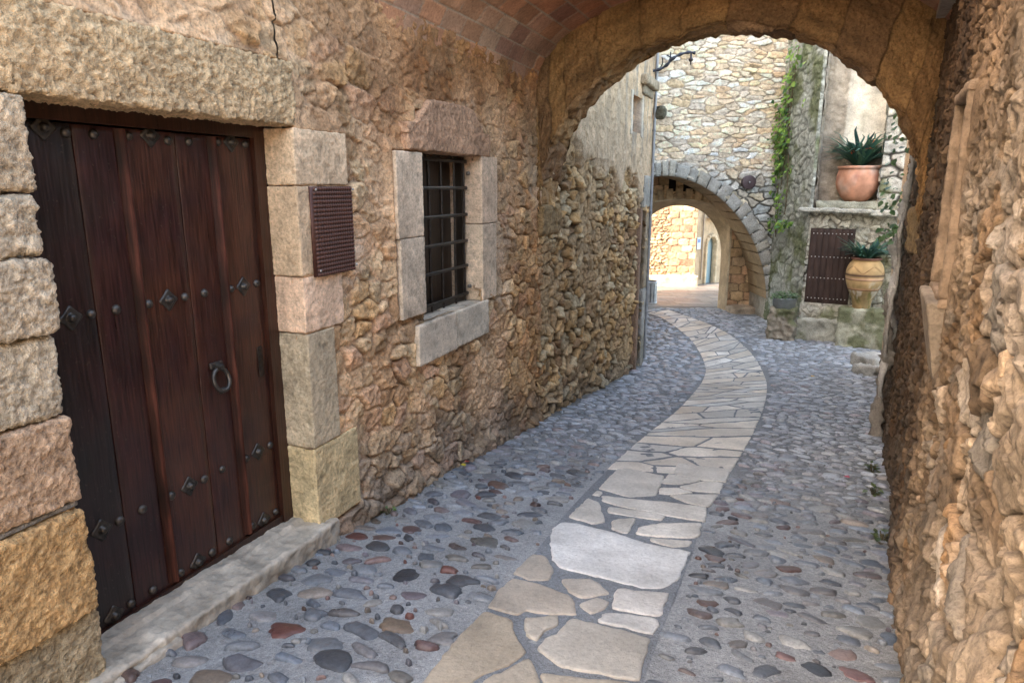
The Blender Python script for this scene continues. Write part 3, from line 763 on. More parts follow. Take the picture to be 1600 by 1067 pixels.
for sx in (-.715, -.272):
    m = MB()
    prof = [(-.024, 0), (-.022, .012), (-.012, .015), (-.008, .026), (.004, .03), (.012, .024), (.014, .014), (.022, .012), (.024, 0)]
    zz = lin(.085, 1.945, .06)
    V = np.array([WL(sx + a, -.182 + b, z) for z in zz for a, b in prof]); k = len(prof)
    cc = np.array([np.array([.068, .022, .014]) * (1.0 if 2 < q < 6 else .45) * (1 + .3 * math.sin(z * 9) + .3 * math.sin(z * 23)) for z in zz for q in range(k)])
    m.add(V, grid_faces(len(zz), k), cc); m.build('moulding', M_WOOD2, DR)
def stud(sx, z, r=.019):
    m = MB(); k = 16
    th = np.linspace(0, 2 * math.pi, k, endpoint=False)
    V = []
    for f, d in ((1, 0), (.98, .006), (.75, .0125), (.4, .0165)): V += [WL(sx + r * f * math.cos(t), -.181 + d, z + r * f * math.sin(t)) for t in th]
    V.append(WL(sx, -.181 + .0175, z))
    F = [[a * k + i, a * k + (i + 1) % k, (a + 1) * k + (i + 1) % k, (a + 1) * k + i] for a in range(3) for i in range(k)] + [[3 * k + i, 3 * k + (i + 1) % k, 4 * k] for i in range(k)]
    m.add(np.array(V), F, (.09, .08, .072)); m.build('stud', M_IRON, DR)
for z in (1.921, 1.283, .462, .1):
    for sx in (-.923, -.82, -.677, -.497, -.391, -.234, -.068): stud(sx, z + rw.uniform(-.005, .005), .019 * rw.uniform(.92, 1.06))
def rosette(sx, z):
    m = MB(); k = 32; R = .046
    th = np.linspace(0, 2 * math.pi, k, endpoint=False)
    rr = R * (.72 + .28 * np.abs(np.cos(2 * th)) ** 1.5 - .1 * np.abs(np.sin(4 * th)))
    V = []
    for f, d in ((1, 0), (1, .005), (.8, .009), (.5, .005), (.34, .007), (.3, .018), (.15, .024)): V += [WL(sx + a * f * math.cos(t), -.181 + d, z + a * f * math.sin(t)) for a, t in zip(rr if f > .4 else np.full(k, R), th)]
    V.append(WL(sx, -.156, z)); nr = 7
    F = [[a * k + i, a * k + (i + 1) % k, (a + 1) * k + (i + 1) % k, (a + 1) * k + i] for a in range(nr - 1) for i in range(k)] + [[(nr - 1) * k + i, (nr - 1) * k + (i + 1) % k, nr * k] for i in range(k)]
    m.add(np.array(V), F, (.075, .067, .06)); m.build('rosette', M_IRON, DR)
for z in (1.93, 1.284, .464, .096):
    for sx in (-1.0, -.58, -.155): rosette(sx, z)
m = MB()
P = [WL(-.368 + .044 * math.cos(t), -.15 - .012 * math.sin(t), .892 + .05 * math.sin(t)) for t in np.linspace(0, 2 * math.pi, 33)]
tube(m, P, .0095, (.1, .09, .082), 10, cap=False)
tube(m, [WL(-.368, -.182, .952), WL(-.368, -.155, .956), WL(-.368, -.137, .95)], [.017, .014, .012], (.09, .08, .07), 10)
block(m, WL(-.37, -.173, .958), AX, (.075, .016, .03), .01, .006, .001, 20, (.085, .075, .068), 3)
tube(m, [WL(-.38, -.152, .839), WL(-.354, -.152, .842)], .0135, (.1, .09, .08), 8)
m.build('ring_handle', M_IRON, DR)
m = MB(); block(m, WL(-.085, -.178, .905), AX, (.032, .008, .15), .01, .003, .001, 20, (.05, .04, .035), 5); m.build('lock_plate', M_IRON, DR)
# ---- window
WN = bpy.data.objects.new('window', None); COL.objects.link(WN); WN.parent = HOUSE; WN.location = Vector(tuple(WL(1.69, -.1, .87))) - HOUSE.location
m = MB(); box(m, (1.2, -.3, .8), (2.2, -.26, 2.02), (.02, .012, .008), AX, (c0[0], c0[1], 0))
for k in range(5): box(m, (1.22 + k * .19, -.26, .83), (1.22 + k * .19 + .18, -.247, 2.0), np.array([.028, .017, .011]) * (.8 + .1 * k), AX, (c0[0], c0[1], 0))
m.build('shutter', M_WOOD, WN, smooth=False)
m = MB()
for a, b, lo, hi in ((1.2, 1.255, .84, 1.99), (2.13, 2.19, .84, 1.99), (1.255, 2.13, .84, .905), (1.255, 2.13, 1.935, 1.99)): box(m, (a, -.2, lo), (b, -.14, hi), (.025, .018, .013), AX, (c0[0], c0[1], 0))
m.build('frame', M_WOOD, WN, smooth=False)
for sx in (1.26, 1.4, 1.555, 1.735, 1.94, 2.1):
    m = MB(); tube(m, [WL(sx + .003 * math.sin(z * 9), -.11, z) for z in np.linspace(.875, 1.945, 9)], .0085, (.055, .048, .044), 8); m.build('vertical_bar', M_IRON, WN)
for z in (.93, 1.145, 1.335, 1.53, 1.725, 1.915):
    m = MB(); block(m, WL(1.685, -.1, z), AX, (.9, .012, .024), .03, .004, .001, 8, (.05, .044, .04), 8); m.build('cross_bar', M_IRON, WN)
for z in (.985, 1.83):
    m = MB(); block(m, WL(2.118, -.08, z), AX, (.03, .03, .03), .006, .012, .001, 20, (.16, .15, .14), 9); m.build('bolt', M_IRON, WN)
# ---- corner details beyond the vault
m = MB(); block(m, WL(8.4, .0, 3.27), AX, (.95, .26, .14), .03, .03, .008, 8, (.38, .31, .22), 180); block(m, WL(8.4, -.03, 3.14), AX, (.8, .18, .13), .03, .03, .008, 8, (.33, .28, .21), 181); m.build('corbel', M_ASH, HOUSE)
def slotf(S, Z):
    h, c, e, j = rubble(S, Z, 46, .2, .1, .04, palette=[(.4, .23, .13), (.36, .22, .13), (.42, .28, .17)], mortar=(.35, .25, .17)); return h, c
m = MB(); field(m, lin(7.3, 8.1, .02), lin(2.4, 3.1, .02), slotf, frame_map(WL(0, -.12, 0)[:2], u, n), flip=True); m.build('blocked_opening', M_RUB, HOUSE)
m = MB(); block(m, WL(7.32, -.06, 2.75), AX, (.1, .2, .6), .03, .02, .005, 9, (.5, .44, .35), 182); m.build('opening_frame', M_PLA, HOUSE); m = MB(); block(m, WL(8.07, -.06, 2.75), AX, (.1, .2, .6), .03, .02, .005, 9, (.48, .42, .34), 183); m.build('opening_frame', M_PLA, HOUSE)
m = MB(); box(m, (8.2, -.3, -1.4), (8.8, -.2, 1.4), (.06, .045, .035), AX, (c0[0], c0[1], 0)); m.build('side_door', M_WOOD, HOUSE, smooth=False)
m = MB(); block(m, WL(8.26, -.08, .05), AX, (.12, .26, 2.7), .04, .02, .006, 8, (.3, .2, .14), 184); m.build('jamb_post', M_ASH, HOUSE)
for s0, s1, z0, z1, cc, sd in ((8.5, 9.0, 1.4, 1.9, (.42, .39, .34), 185), (8.74, 9.02, -.75, .05, (.42, .39, .35), 186), (8.74, 9.05, .06, 1.36, (.34, .27, .19), 187), (8.76, 9.06, -1.5, -.76, (.33, .3, .25), 188)):
    jamb(s0, s1, z0, z1, cc, sd, d0=-.35, d1=.03, r=.02, amp=.008, res=.03, name='quoin_stone')

# ------------------------------------------------------------------ vault, arch rib
VC, VA, VB, VZ = 1.56, 1.6, .75, 2.62
VAULT = thing('brick_vault', tuple(WL(2.0, 1.55, 2.62)), 'low brown brick vault spanning the lane above the barred window', 'vault')
def vaultf(S, T):
    # T: arc length parameter 0..1 over the span
    L = T * 3.9; row = np.floor(L / .19); x = S / .29 + .5 * (row % 2)
    ex = np.abs(x - np.floor(x) - .5); ey = np.abs(L / .19 - row - .5)
    jj = np.minimum((.5 - ex) * .3, (.5 - ey) * .19)
    j = sstep(.002, .009, jj + .003 * fbm(S * 20, L * 20, None, 3, 2))
    r = _h(np.floor(x), row, np.zeros_like(x), 55); r2 = _h(np.floor(x), row, np.zeros_like(x) + 1, 55)
    c = pal(r, [(.36, .185, .105), (.38, .21, .13), (.4, .245, .16), (.34, .19, .125), (.28, .145, .1), (.42, .2, .11)]) * (.9 + .2 * r2)[..., None]
    red = np.clip(1 - np.abs(T - .5) * 2.6, 0, 1)
    c = mixc(c, c * np.array([1.2, .72, .52]), red)
    c = mixc(np.zeros_like(c) + np.array([.34, .25, .18]), c, j)
    h = .006 * j + .008 * (r2 - .5) * j + .003 * fbm(S * 18, L * 18, None, 56, 3) + .012 * fbm(S * 1.3, L * 1.3, None, 57, 2)
    return h, c
def vaultmap(S, T, h, lift=0.):
    th = math.pi * (1 - T)
    a = VA - h + lift; b = VB - h + lift
    w = VC + .035 * S * T + a * np.cos(th); z = VZ + b * np.sin(th)
    return np.stack([c0[0] + S * u[0] + w * n[0], c0[1] + S * u[1] + w * n[1], z], -1)
# near edge of the vault runs skew across the lane: from s .35 at the left wall to s 2.2 towards the right
def vs0(T): return .42 + 1.7 * sstep(.02, .4, T)
Tl = np.concatenate([lin(0, .55, .0035)[:-1], lin(.55, 1, .006)])
Sl = lin(0, 1, .0045)
m = MB()
A, B = np.meshgrid(Sl, Tl, indexing='ij'); SS = vs0(B) + A * (3.62 - vs0(B))
h, c = vaultf(SS, B); m.add(vaultmap(SS, B, h).reshape(-1, 3), grid_faces(len(Sl), len(Tl)), c.reshape(-1, 3))
A, B = np.meshgrid(lin(0, 1, .1), lin(0, 1, .03), indexing='ij'); SS = vs0(B) + A * (4.1 - vs0(B))
m.add(vaultmap(SS, B, np.zeros_like(A), .22).reshape(-1, 3), grid_faces(A.shape[0], A.shape[1], None, True), (.4, .33, .26))
Tq = lin(0, 1, .03); E0 = vaultmap(vs0(Tq), Tq, np.zeros_like(Tq)); E1 = vaultmap(vs0(Tq), Tq, np.zeros_like(Tq), .22)
m.add(np.concatenate([E0, E1]), grid_faces(2, len(Tq)), (.36, .26, .2))
m.build('vault_shell', M_BRK, VAULT)

ARCH = thing('stone_arch', tuple(WL(3.8, 1.57, 1.5)), 'weathered sandstone arch rib closing the vaulted passage in front of the courtyard', 'arch')
def intr(s):  # intrados centre, half-width, rise at station s
    t = (s - 3.5) / .57
    return 1.555 + .035 * t, 1.56 + .045 * t, 1.5 + .03 * t
VOU = [0, .2, .42, .6, .86, 1.12, 1.36, 1.6, 1.9, 2.14, 2.4, 2.62, 2.84, 3.02, 3.2]
def vous(T):
    k = np.searchsorted(VOU, T) ; k = np.clip(k, 1, len(VOU) - 1)
    lo = np.array(VOU)[k - 1]; hi = np.array(VOU)[k]
    return k, np.minimum(T - lo, hi - T)
def archcol(T, R, sd):
    k, e = vous(T + .03 * fbm(T * 3, R * 4, None, sd, 2))
    r = _h(k, np.zeros_like(k), np.zeros_like(k), 7)
    c = pal(r, [(.32, .175, .07), (.27, .145, .06), (.35, .2, .085), (.24, .13, .06)]) * (1 + .5 * fbm(T * 5, R * 8, None, sd + 1, 5))[..., None]
    j = sstep(.0, .012, e)
    return mixc(c * .5, c, .25 + .75 * j), j, r
def frontf(T, R):   # T angle, R 0..1 from intrados to vault
    c, j, r = archcol(T, R, 201)
    h = .012 * (j - 1) * .8 + .025 * (r - .5) + .024 * fbm(T * 12, R * 6, None, 203, 5) + .034 * (ridged(T * 9, R * 4, 204, 4) - .5) + .02 * (ridged(T * 30, R * 13, 207, 2) - .5) - .03 * sstep(.08, 0, R)
    return h, c
def chip(T, k):
    q = k / .57
    return .042 * fbm(T * 4.5 + 3 * q, np.zeros_like(T) + q * .6, None, 205, 4) + 0.03 * fbm(T * 21, np.zeros_like(T) + q * 5, None, 206, 2)
def arch_pt(T, s, rad):
    cw, a, b = intr(s)
    return cw + (a + rad) * -np.cos(T), 1.5 + (b + rad) * np.sin(T)
def frontmap(T, R, h):
    w0, z0 = arch_pt(T, 3.5, 0.0)
    cw, a, b = intr(3.5)
    # outer limit on the vault ellipse (pushed a little into it)
    w1 = VC + .03 * 3.5 * .5 + (VA + .1) * -np.cos(T); z1 = VZ + (VB + .1) * np.sin(T)
    low = np.clip(np.sin(T), 0, 1); 
    w0 = w0 - chip(T, 0 * T) * -np.cos(T); z0 = z0 - chip(T, 0 * T) * np.sin(T)
    w = w0 + (w1 - w0) * R; z = z0 + (z1 - z0) * R
    s = 3.5 - h
    return np.stack([c0[0] + s * u[0] + w * n[0], c0[1] + s * u[1] + w * n[1], z], -1)
m = MB()
Tl = lin(-.04, math.pi + .04, .0065)
field(m, lin(-.04, math.pi + .04, .0045), lin(0, 1, .01), frontf, frontmap, flip=True)
def soff(T, Q):
    c, j, r = archcol(T, Q, 201)
    c = c * np.array([1.45, 1.55, 1.75])
    h = .015 * (j - 1) + .02 * (r - .5) + .018 * fbm(T * 9, Q * 7, None, 213, 5) + .018 * (ridged(T * 7, Q * 7, 214, 4) - .5)
    e = np.minimum(Q, .57 - Q); h = h * sstep(0, .06, e) - .012 * sstep(.05, 0, e)
    return h, c
def soffmap(T, Q, h):
    s = 3.5 + Q; cw, a, b = intr(s)
    d = chip(T, Q) + h
    w = cw + (a - d) * -np.cos(T); z = 1.5 + (b - d) * np.sin(T)
    return np.stack([c0[0] + s * u[0] + w * n[0], c0[1] + s * u[1] + w * n[1], z], -1)
field(m, Tl, lin(0, .57, .011), soff, soffmap, flip=False)
def backmap(T, R, h):
    w0, z0 = arch_pt(T, 4.07, 0.0); w0 = w0 - chip(T, .57 + 0 * T) * -np.cos(T); z0 = z0 - chip(T, .57 + 0 * T) * np.sin(T)
    w1 = 1.62 + 2.3 * -np.cos(T); z1 = 1.5 + 3.2 * np.sin(T)
    w = w0 + (w1 - w0) * R; z = z0 + (z1 - z0) * R; s = 4.07 + h
    return np.stack([c0[0] + s * u[0] + w * n[0], c0[1] + s * u[1] + w * n[1], z], -1)
field(m, lin(-.04, math.pi + .04, .03), lin(0, 1, .05), frontf, backmap)
# springer stones that carry the rib down the two walls
for (s, w, z0, z1, axs, f) in ((3.79, .0, 1.28, 1.56, AX, 1), (3.79, 3.16, 1.2, 1.56, AX, -1)):
    block(m, WL(s, w - f * .14, (z0 + z1) / 2), axs, (.56, .36, z1 - z0), .012, .03, .014, 9, (.3, .2, .1), 220)
m.build('arch_rib', M_ASH, ARCH)
PH = thing('passage_house', tuple(WL(2.5, 1.5, 3.4)), 'plastered upper room bridging the lane on top of the vault', 'house')
m = MB(); box(m, (2.7, -.3, 3.6), (4.05, 3.6, 4.6), (.42, .35, .27), AX, (c0[0], c0[1], 0)); m.build('wall', M_PLA, PH, smooth=False)
m = MB(); box(m, (2.55, -.4, 4.62), (4.25, 3.7, 4.74), (.3, .15, .1), AX, (c0[0], c0[1], 0)); m.build('roof', M_BRK, PH, smooth=False)

# ------------------------------------------------------------------ right wall
RW = thing('rubble_wall', tuple(WR(2.0, -.3, -.3)), 'rough boulder and mortar wall with a framed niche along the right of the lane', 'wall')
PALR = [(.42, .31, .21), (.44, .35, .26), (.34, .24, .155), (.46, .36, .26), (.38, .3, .22), (.5, .42, .34), (.42, .27, .15), (.53, .46, .38), (.36, .32, .27)]
NI = (.62, 1.13, 1.29, 2.1)
def wallR(S, Z):
    q = sstep(.7, -.4, S + .3 * fbm(S * 1.5, Z * 1.5, None, 301, 2))
    sm = np.clip(.36 + .6 * fbm(S * 1.4, Z * 1.4, None, 302, 3) + .25 * sstep(1.6, 2.4, Z), 0, 1)
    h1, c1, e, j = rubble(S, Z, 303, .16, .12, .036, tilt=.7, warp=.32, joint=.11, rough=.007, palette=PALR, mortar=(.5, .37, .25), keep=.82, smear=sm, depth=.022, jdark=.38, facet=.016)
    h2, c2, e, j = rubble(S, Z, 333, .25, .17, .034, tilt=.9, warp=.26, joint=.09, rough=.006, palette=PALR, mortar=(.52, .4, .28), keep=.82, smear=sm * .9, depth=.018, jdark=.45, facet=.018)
    h = h1 * (1 - q) + h2 * q; c = mixc(c1, c2, q)
    h = h + .035 * fbm(S * .8, Z * .8, None, 304, 3) - .02
    h = h + .003 * (ridged(S * 15, Z * 13, 310, 4) - .5) + .003 * fbm(S * 45, Z * 45, None, 311, 2)
    lt = sstep(.05, .4, fbm(S * 2.2, Z * 1.6, None, 312, 4)) * q; c = mixc(c, np.array([.5, .43, .35]) * (1 + .3 * fbm(S * 14, Z * 14, None, 313, 3))[..., None], lt * .45)
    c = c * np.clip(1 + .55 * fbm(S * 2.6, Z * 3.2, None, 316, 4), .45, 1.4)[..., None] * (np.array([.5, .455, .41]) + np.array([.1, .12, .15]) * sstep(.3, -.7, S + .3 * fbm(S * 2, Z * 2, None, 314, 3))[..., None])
    # smooth plaster round the niche
    d = np.maximum(np.maximum(NI[0] - S, S - NI[1]), np.maximum(NI[2] - .1 - Z, Z - NI[3]))
    k = sstep(.13, .03, d + .05 * fbm(S * 5, Z * 5, None, 305, 3))
    h = h * (1 - k) + (.012 + .012 * fbm(S * 5, Z * 5, None, 306, 4)) * k
    c = mixc(c, np.array([.24, .165, .105]) * (1 + .2 * fbm(S * 6, Z * 6, None, 307, 4))[..., None], k)
    # the foot is darker and splayed
    zz_ = Z - zg(S + .03)
    h = h + .03 * sstep(.9, 0, zz_) - .02
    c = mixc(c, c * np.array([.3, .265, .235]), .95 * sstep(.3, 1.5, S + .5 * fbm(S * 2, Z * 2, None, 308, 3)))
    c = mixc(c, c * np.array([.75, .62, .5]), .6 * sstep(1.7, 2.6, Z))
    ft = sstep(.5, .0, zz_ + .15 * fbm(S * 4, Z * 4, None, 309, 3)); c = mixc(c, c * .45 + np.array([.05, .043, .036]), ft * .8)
    return h, c
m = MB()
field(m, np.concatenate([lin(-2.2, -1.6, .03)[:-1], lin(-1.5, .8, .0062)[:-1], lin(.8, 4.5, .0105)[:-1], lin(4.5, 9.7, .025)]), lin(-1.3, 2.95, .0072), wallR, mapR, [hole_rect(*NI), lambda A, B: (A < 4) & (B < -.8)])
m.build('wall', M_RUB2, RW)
m = MB()
box(m, (-5.2, -1.2, -1.5), (-2.2, -.02, 2.93), (.42, .33, .24), AXR, (oR[0], oR[1], 0)); box(m, (-5.3, -1.2, 2.93), (9.7, .06, 3.05), (.36, .3, .24), AXR, (oR[0], oR[1], 0)); box(m, (9.66, -3, -1.5), (9.76, .03, 2.93), (.42, .33, .24), AXR, (oR[0], oR[1], 0))  # first box: unseen wall behind the camera, added to shape the light
m.build('coping_and_light_block', M_PLA, RW, smooth=False)
m = MB()
for a in ((NI[0] - .04, NI[0], NI[2], NI[3]), (NI[1], NI[1] + .04, NI[2], NI[3]), (NI[0] - .04, NI[1] + .04, NI[3], NI[3] + .04), (NI[0] - .04, NI[1] + .04, NI[2] - .04, NI[2])):
    block(m, WR((a[0] + a[1]) / 2, -.165, (a[2] + a[3]) / 2), AXR, (a[1] - a[0], .36, a[3] - a[2]), .012, .012, .006, 12, (.21, .145, .095), 320)
box(m, (NI[0] - .02, -.34, NI[2] - .02), (NI[1] + .02, -.3, NI[3] + .02), (.26, .19, .13), AXR, (oR[0], oR[1], 0))
m.build('niche', M_PLA, RW)
def sillwarp(V):
    V = V.copy(); t = np.clip(.5 - V[:, 2] / .36, 0, 1); V[:, 1] *= 1 - .75 * t; V[:, 1] -= .02 * t; V[:, 0] *= 1 - .35 * t; return V
m = MB(); block(m, WR(.86, -.005, 1.09), AXR, (.56, .13, .36), .012, .012, .005, 12, (.26, .2, .145), 321, warp=sillwarp); m.build('niche_sill', M_PLA, RW)

# ------------------------------------------------------------------ gatehouse at the far end
GH = thing('gatehouse', (4.5, 16.6, -1.37), 'tall pale stone gatehouse with a grey arch opening at the end of the lane', 'gatehouse')
GX, GZ, GA, GB = 3.5, -.9, 2.5, 2.86
def sup(th, a, b, p=1.8): return np.sign(np.cos(th)) * np.abs(np.cos(th)) ** (2 / p) * a, np.abs(np.sin(th)) ** (2 / p) * b
def in_gate(A, B, pad=.0): return (np.abs((A - GX) / (GA + pad)) ** 1.8 + np.clip((B - GZ) / (GB + pad), 0, 9) ** 1.8 < 1)
def wallW2(S, Z):
    k = sstep(1.75, 2.5, Z + .35 * fbm(S * 1.3, Z * 1.3, None, 401, 3))
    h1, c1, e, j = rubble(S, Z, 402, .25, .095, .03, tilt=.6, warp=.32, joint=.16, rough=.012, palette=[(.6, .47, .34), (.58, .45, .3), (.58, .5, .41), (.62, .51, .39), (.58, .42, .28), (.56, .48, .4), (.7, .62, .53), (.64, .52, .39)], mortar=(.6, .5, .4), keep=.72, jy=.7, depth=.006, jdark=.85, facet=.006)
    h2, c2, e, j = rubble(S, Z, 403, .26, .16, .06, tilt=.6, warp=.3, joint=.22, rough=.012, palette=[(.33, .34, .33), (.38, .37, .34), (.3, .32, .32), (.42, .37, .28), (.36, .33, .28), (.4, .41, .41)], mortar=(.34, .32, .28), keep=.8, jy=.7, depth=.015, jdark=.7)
    c = mixc(c2, c1, k); h = h1 * k + h2 * (1 - k)
    c = np.clip(c * 1.22, 0, .82); g = sstep(.25, .75, .5 + .7 * fbm(S * .9, Z * 1.4, None, 404, 4)); c = mixc(c, c * np.array([.72, .74, .76]), g * .35)
    return h, c
m = MB()
mW2 = frame_map((0, 16.0), (1, 0), (0, -1))
field(m, lin(2.6, 6.35, .013), lin(-1.45, 5.7, .013), wallW2, mW2, [lambda A, B: in_gate(A, B, .05)])
m.build('wall', M_RUB, GH)
m = MB(); box(m, (.6, 16.1, 1.99), (9.5, 20, 5.65), (.45, .38, .28)); box(m, (-3, 16.05, -1.6), (.7, 20, 5.6), (.45, .38, .28)); box(m, (.6, 16.02, 1.9), (2.62, 16.09, 5.65), (.45, .38, .28)); box(m, (6.2, 16.1, -1.6), (11, 17.9, 5.62), (.45, .38, .28))
m.build('upper_mass', M_PLA, GH, smooth=False)
m = MB()
ths = [0.02]
rv = random.Random(8)
while ths[-1] < math.pi * .78: ths.append(ths[-1] + rv.uniform(.07, .14))
for i in range(len(ths) - 1):
    a, b = ths[i] + .004, ths[i + 1] - .004
    th = np.linspace(a, b, 4)
    xi, zi = sup(th, GA, GB); wd = .3 * rv.uniform(.85, 1.25); xo, zo = sup(th, GA + wd, GB + wd)
    cc = np.array(rv.choice([(.4, .39, .36), (.44, .42, .38), (.37, .36, .33), (.47, .44, .38)])) * rv.uniform(.85, 1.15)
    yf = 15.93 + rv.uniform(-.012, .012)
    V = []; 
    for d, sh in ((.03, .0), (0, .014)):
        for R in np.linspace(0, 1, 5):
            for q in range(4):
                f = (R - .5) * (1 - sh * 5) + .5; g = (q / 3 - .5) * (1 - sh * 9) + .5
                X = np.interp(g, np.linspace(0, 1, 4), xi) * (1 - f) + np.interp(g, np.linspace(0, 1, 4), xo) * f
                Zq = np.interp(g, np.linspace(0, 1, 4), zi) * (1 - f) + np.interp(g, np.linspace(0, 1, 4), zo) * f
                V.append((GX + X, yf + d + .022 * float(vnoise(X * 9, Zq * 9, None, 5)), GZ + Zq))
    V = np.array(V)
    F = [[20 + r_ * 4 + q, 20 + r_ * 4 + q + 1, 20 + (r_ + 1) * 4 + q + 1, 20 + (r_ + 1) * 4 + q] for r_ in range(4) for q in range(3)]
    ring = [0, 1, 2, 3, 7, 11, 15, 19, 18, 17, 16, 12, 8, 4]
    F += [[ring[q], ring[(q + 1) % 14], 20 + ring[(q + 1) % 14], 20 + ring[q]] for q in range(14)]
    m.add(V, np.array(F), cc)
    # soffit slab of this voussoir
    V = [(GX + x, yy, GZ + z) for yy in (yf + .03, 17.25) for x, z in zip(xi, zi)]
    m.add(V, grid_faces(2, 4), np.array([.42, .3, .18]))
    V = [(GX + x, yf + .03, GZ + z) for x, z in list(zip(xi, zi)) + list(zip(xo, zo))]
    m.add(V, grid_faces(2, 4), cc * .5)
m.build('arch_ring', M_ASH, GH)
m = MB(); block(m, (6.12, 16.6, -1.15), np.eye(3), (.16, 1.25, .6), .05, .02, .01, 6, (.4, .36, .3), 431); block(m, (6.3, 15.85, -1.2), np.eye(3), (.5, .3, .5), .04, .03, .012, 6, (.4, .41, .41), 432); m.build('jamb_stone', M_ASH, GH)
# inner gate wall 1.2 m further back: segmental front arch, rounder rear arch
IX, IA, IZ, IB = 4.12, 1.31, .86, .54
def in_if(A, B, pad=0.): return ((np.abs(A - IX) < IA + pad) & (B < IZ)) | ((B >= IZ) & (((A - IX) / (IA + pad)) ** 2 + ((B - IZ) / (IB + pad)) ** 2 < 1))
def ashl(seed, cw, ch, cols, mort):
    def f(S, Z):
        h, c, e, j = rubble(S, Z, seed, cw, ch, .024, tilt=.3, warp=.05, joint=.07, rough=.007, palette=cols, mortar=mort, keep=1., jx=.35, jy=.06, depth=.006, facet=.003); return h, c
    return f
inner = ashl(441, .36, .22, [(.45, .3, .16), (.4, .26, .14), (.47, .32, .19), (.37, .25, .14), (.42, .25, .14)], (.3, .21, .13))
HOLES = (3.84, 4.02, 1.6, 1.93), (4.2, 4.48, 1.6, 1.93)
m = MB()
xs = np.unique(np.round(np.concatenate([lin(.9, 6.4, .018), [IX - IA, IX + IA]]), 4))
field(m, xs, lin(-1.75, 2.0, .018), inner, frame_map((0, 17.2), (1, 0), (0, -1)), [in_if, hole_rect(*HOLES[0]), hole_rect(*HOLES[1])])
for h_ in HOLES: box(m, (h_[0] - .03, 17.3, h_[2] - .03), (h_[1] + .03, 17.7, h_[3] + .03), (.02, .015, .012))
m.build('inner_wall', M_RUB, GH)
m = MB()
pts = [(IX + IA, z) for z in np.linspace(-1.75, IZ, 12)] + [(IX + IA * math.cos(t), IZ + IB * math.sin(t)) for t in np.linspace(0, math.pi, 24)[1:]] + [(IX - IA, z) for z in np.linspace(IZ, -1.75, 12)[1:]]
pts2 = []
RA = 1.13
for (x, z) in pts:
    f = (x - IX) / IA; zz = z
    if z > -.05: 
        r_ = math.sqrt(max(0., 1 - min(1, abs(f)) ** 2)); zz = min(z, -.05 + 1.3 * (1 - abs(f) ** 2.2) ** .5)
    pts2.append((IX + .19 + f * (RA + .02), zz))
P1 = np.array([(x, 17.17, z) for x, z in pts]); P2 = np.array([(x * .35 + x2 * .65, 17.55, z * .6 + z2 * .4) for (x, z), (x2, z2) in zip(pts, pts2)]); P3 = np.array([(x2, 17.9, z2) for x2, z2 in pts2])
m.add(np.concatenate([P1, P2, P3]), grid_faces(3, len(pts)), (.46, .34, .21))
o_ = np.array([(IX + (x - IX) * 1.03, 17.155, z + (.035 if z > IZ - .01 else 0)) for x, z in pts]); m.add(np.concatenate([P1, o_]), grid_faces(2, len(pts)), (.5, .4, .27))
far_ = np.array([(IX + (x - IX) * 3, 17.91, z * 1 + 3 * (z > -.04)) for x, z in pts2]); m.add(np.concatenate([P3, far_]), grid_faces(2, len(pts)), (.45, .36, .25))
m.build('inner_arch', M_RUB, GH)
m = MB()
for i, a in enumerate(np.linspace(.1, math.pi - .1, 19)):
    ca, sa = math.cos(a), math.sin(a); x, z = IX + (IA + .14) * ca, IZ + (IB + .15) * sa
    ax = np.array([[-sa * IA, 0, ca * IB], [0, 1, 0], [ca, 0, sa]]); ax[0] /= np.linalg.norm(ax[0]); ax[2] = np.cross(ax[0], ax[1])
    block(m, (x, 17.2, z), ax, (.155, .1, .26), .04, .015, .006, 7, np.array([.45, .32, .19]) * rv.uniform(.85, 1.1), 450 + i)
m.build('inner_voussoirs', M_RUB, GH)
m = MB(); block(m, (5.95, 16.95, -1.33), np.eye(3), (.95, .5, .22), .04, .05, .03, 5, (.36, .28, .2), 470); m.build('guard_stone', M_RUB, GH)
# unseen house added behind the left wall's end to shade the courtyard
CH = thing('courtyard_shade_house', (-.5, 13.8, -1.37), 'unseen tall house added behind the left wall end to shade the courtyard', 'house')
m = MB(); box(m, (-4, 12.6, -1.6), (1.9, 16.01, 9.6), (.42, .36, .28)); m.build('wall', M_PLA, CH, smooth=False)
m = MB(); box(m, (-4.1, 12.5, 9.63), (2.1, 16.2, 9.75), (.3, .15, .1)); m.build('roof', M_BRK, CH, smooth=False)

# ------------------------------------------------------------------ planted house on the right of the courtyard
d3 = np.array([.886, -.463]); n3 = np.array([-.463, -.886]); o3 = np.array([6.05, 14.1])
D3 = np.array([d3[0], d3[1], 0]); NN3 = np.array([n3[0], n3[1], 0]); AX3 = np.array([D3, NN3, Z3])
def W3(t, d, z): return np.array([o3[0] + t * d3[0] + d * n3[0], o3[1] + t * d3[1] + d * n3[1], z])
PHO = thing('planted_house', tuple(W3(.7, -.3, -1.37)), 'mossy grey stone house with a ledge niche and a small studded door across the courtyard', 'house')
GREY = [(.4, .38, .32), (.37, .36, .31), (.42, .4, .33), (.34, .34, .3), (.45, .41, .34)]
def moss(c, S, Z, seed, amt):
    g = sstep(.0, .45, fbm(S * 1.7, Z * 1.3, None, seed, 5) + amt)
    return mixc(c, np.array([.115, .135, .05]) * (1 + .4 * fbm(S * 12, Z * 12, None, seed + 1, 3))[..., None], g * .8)
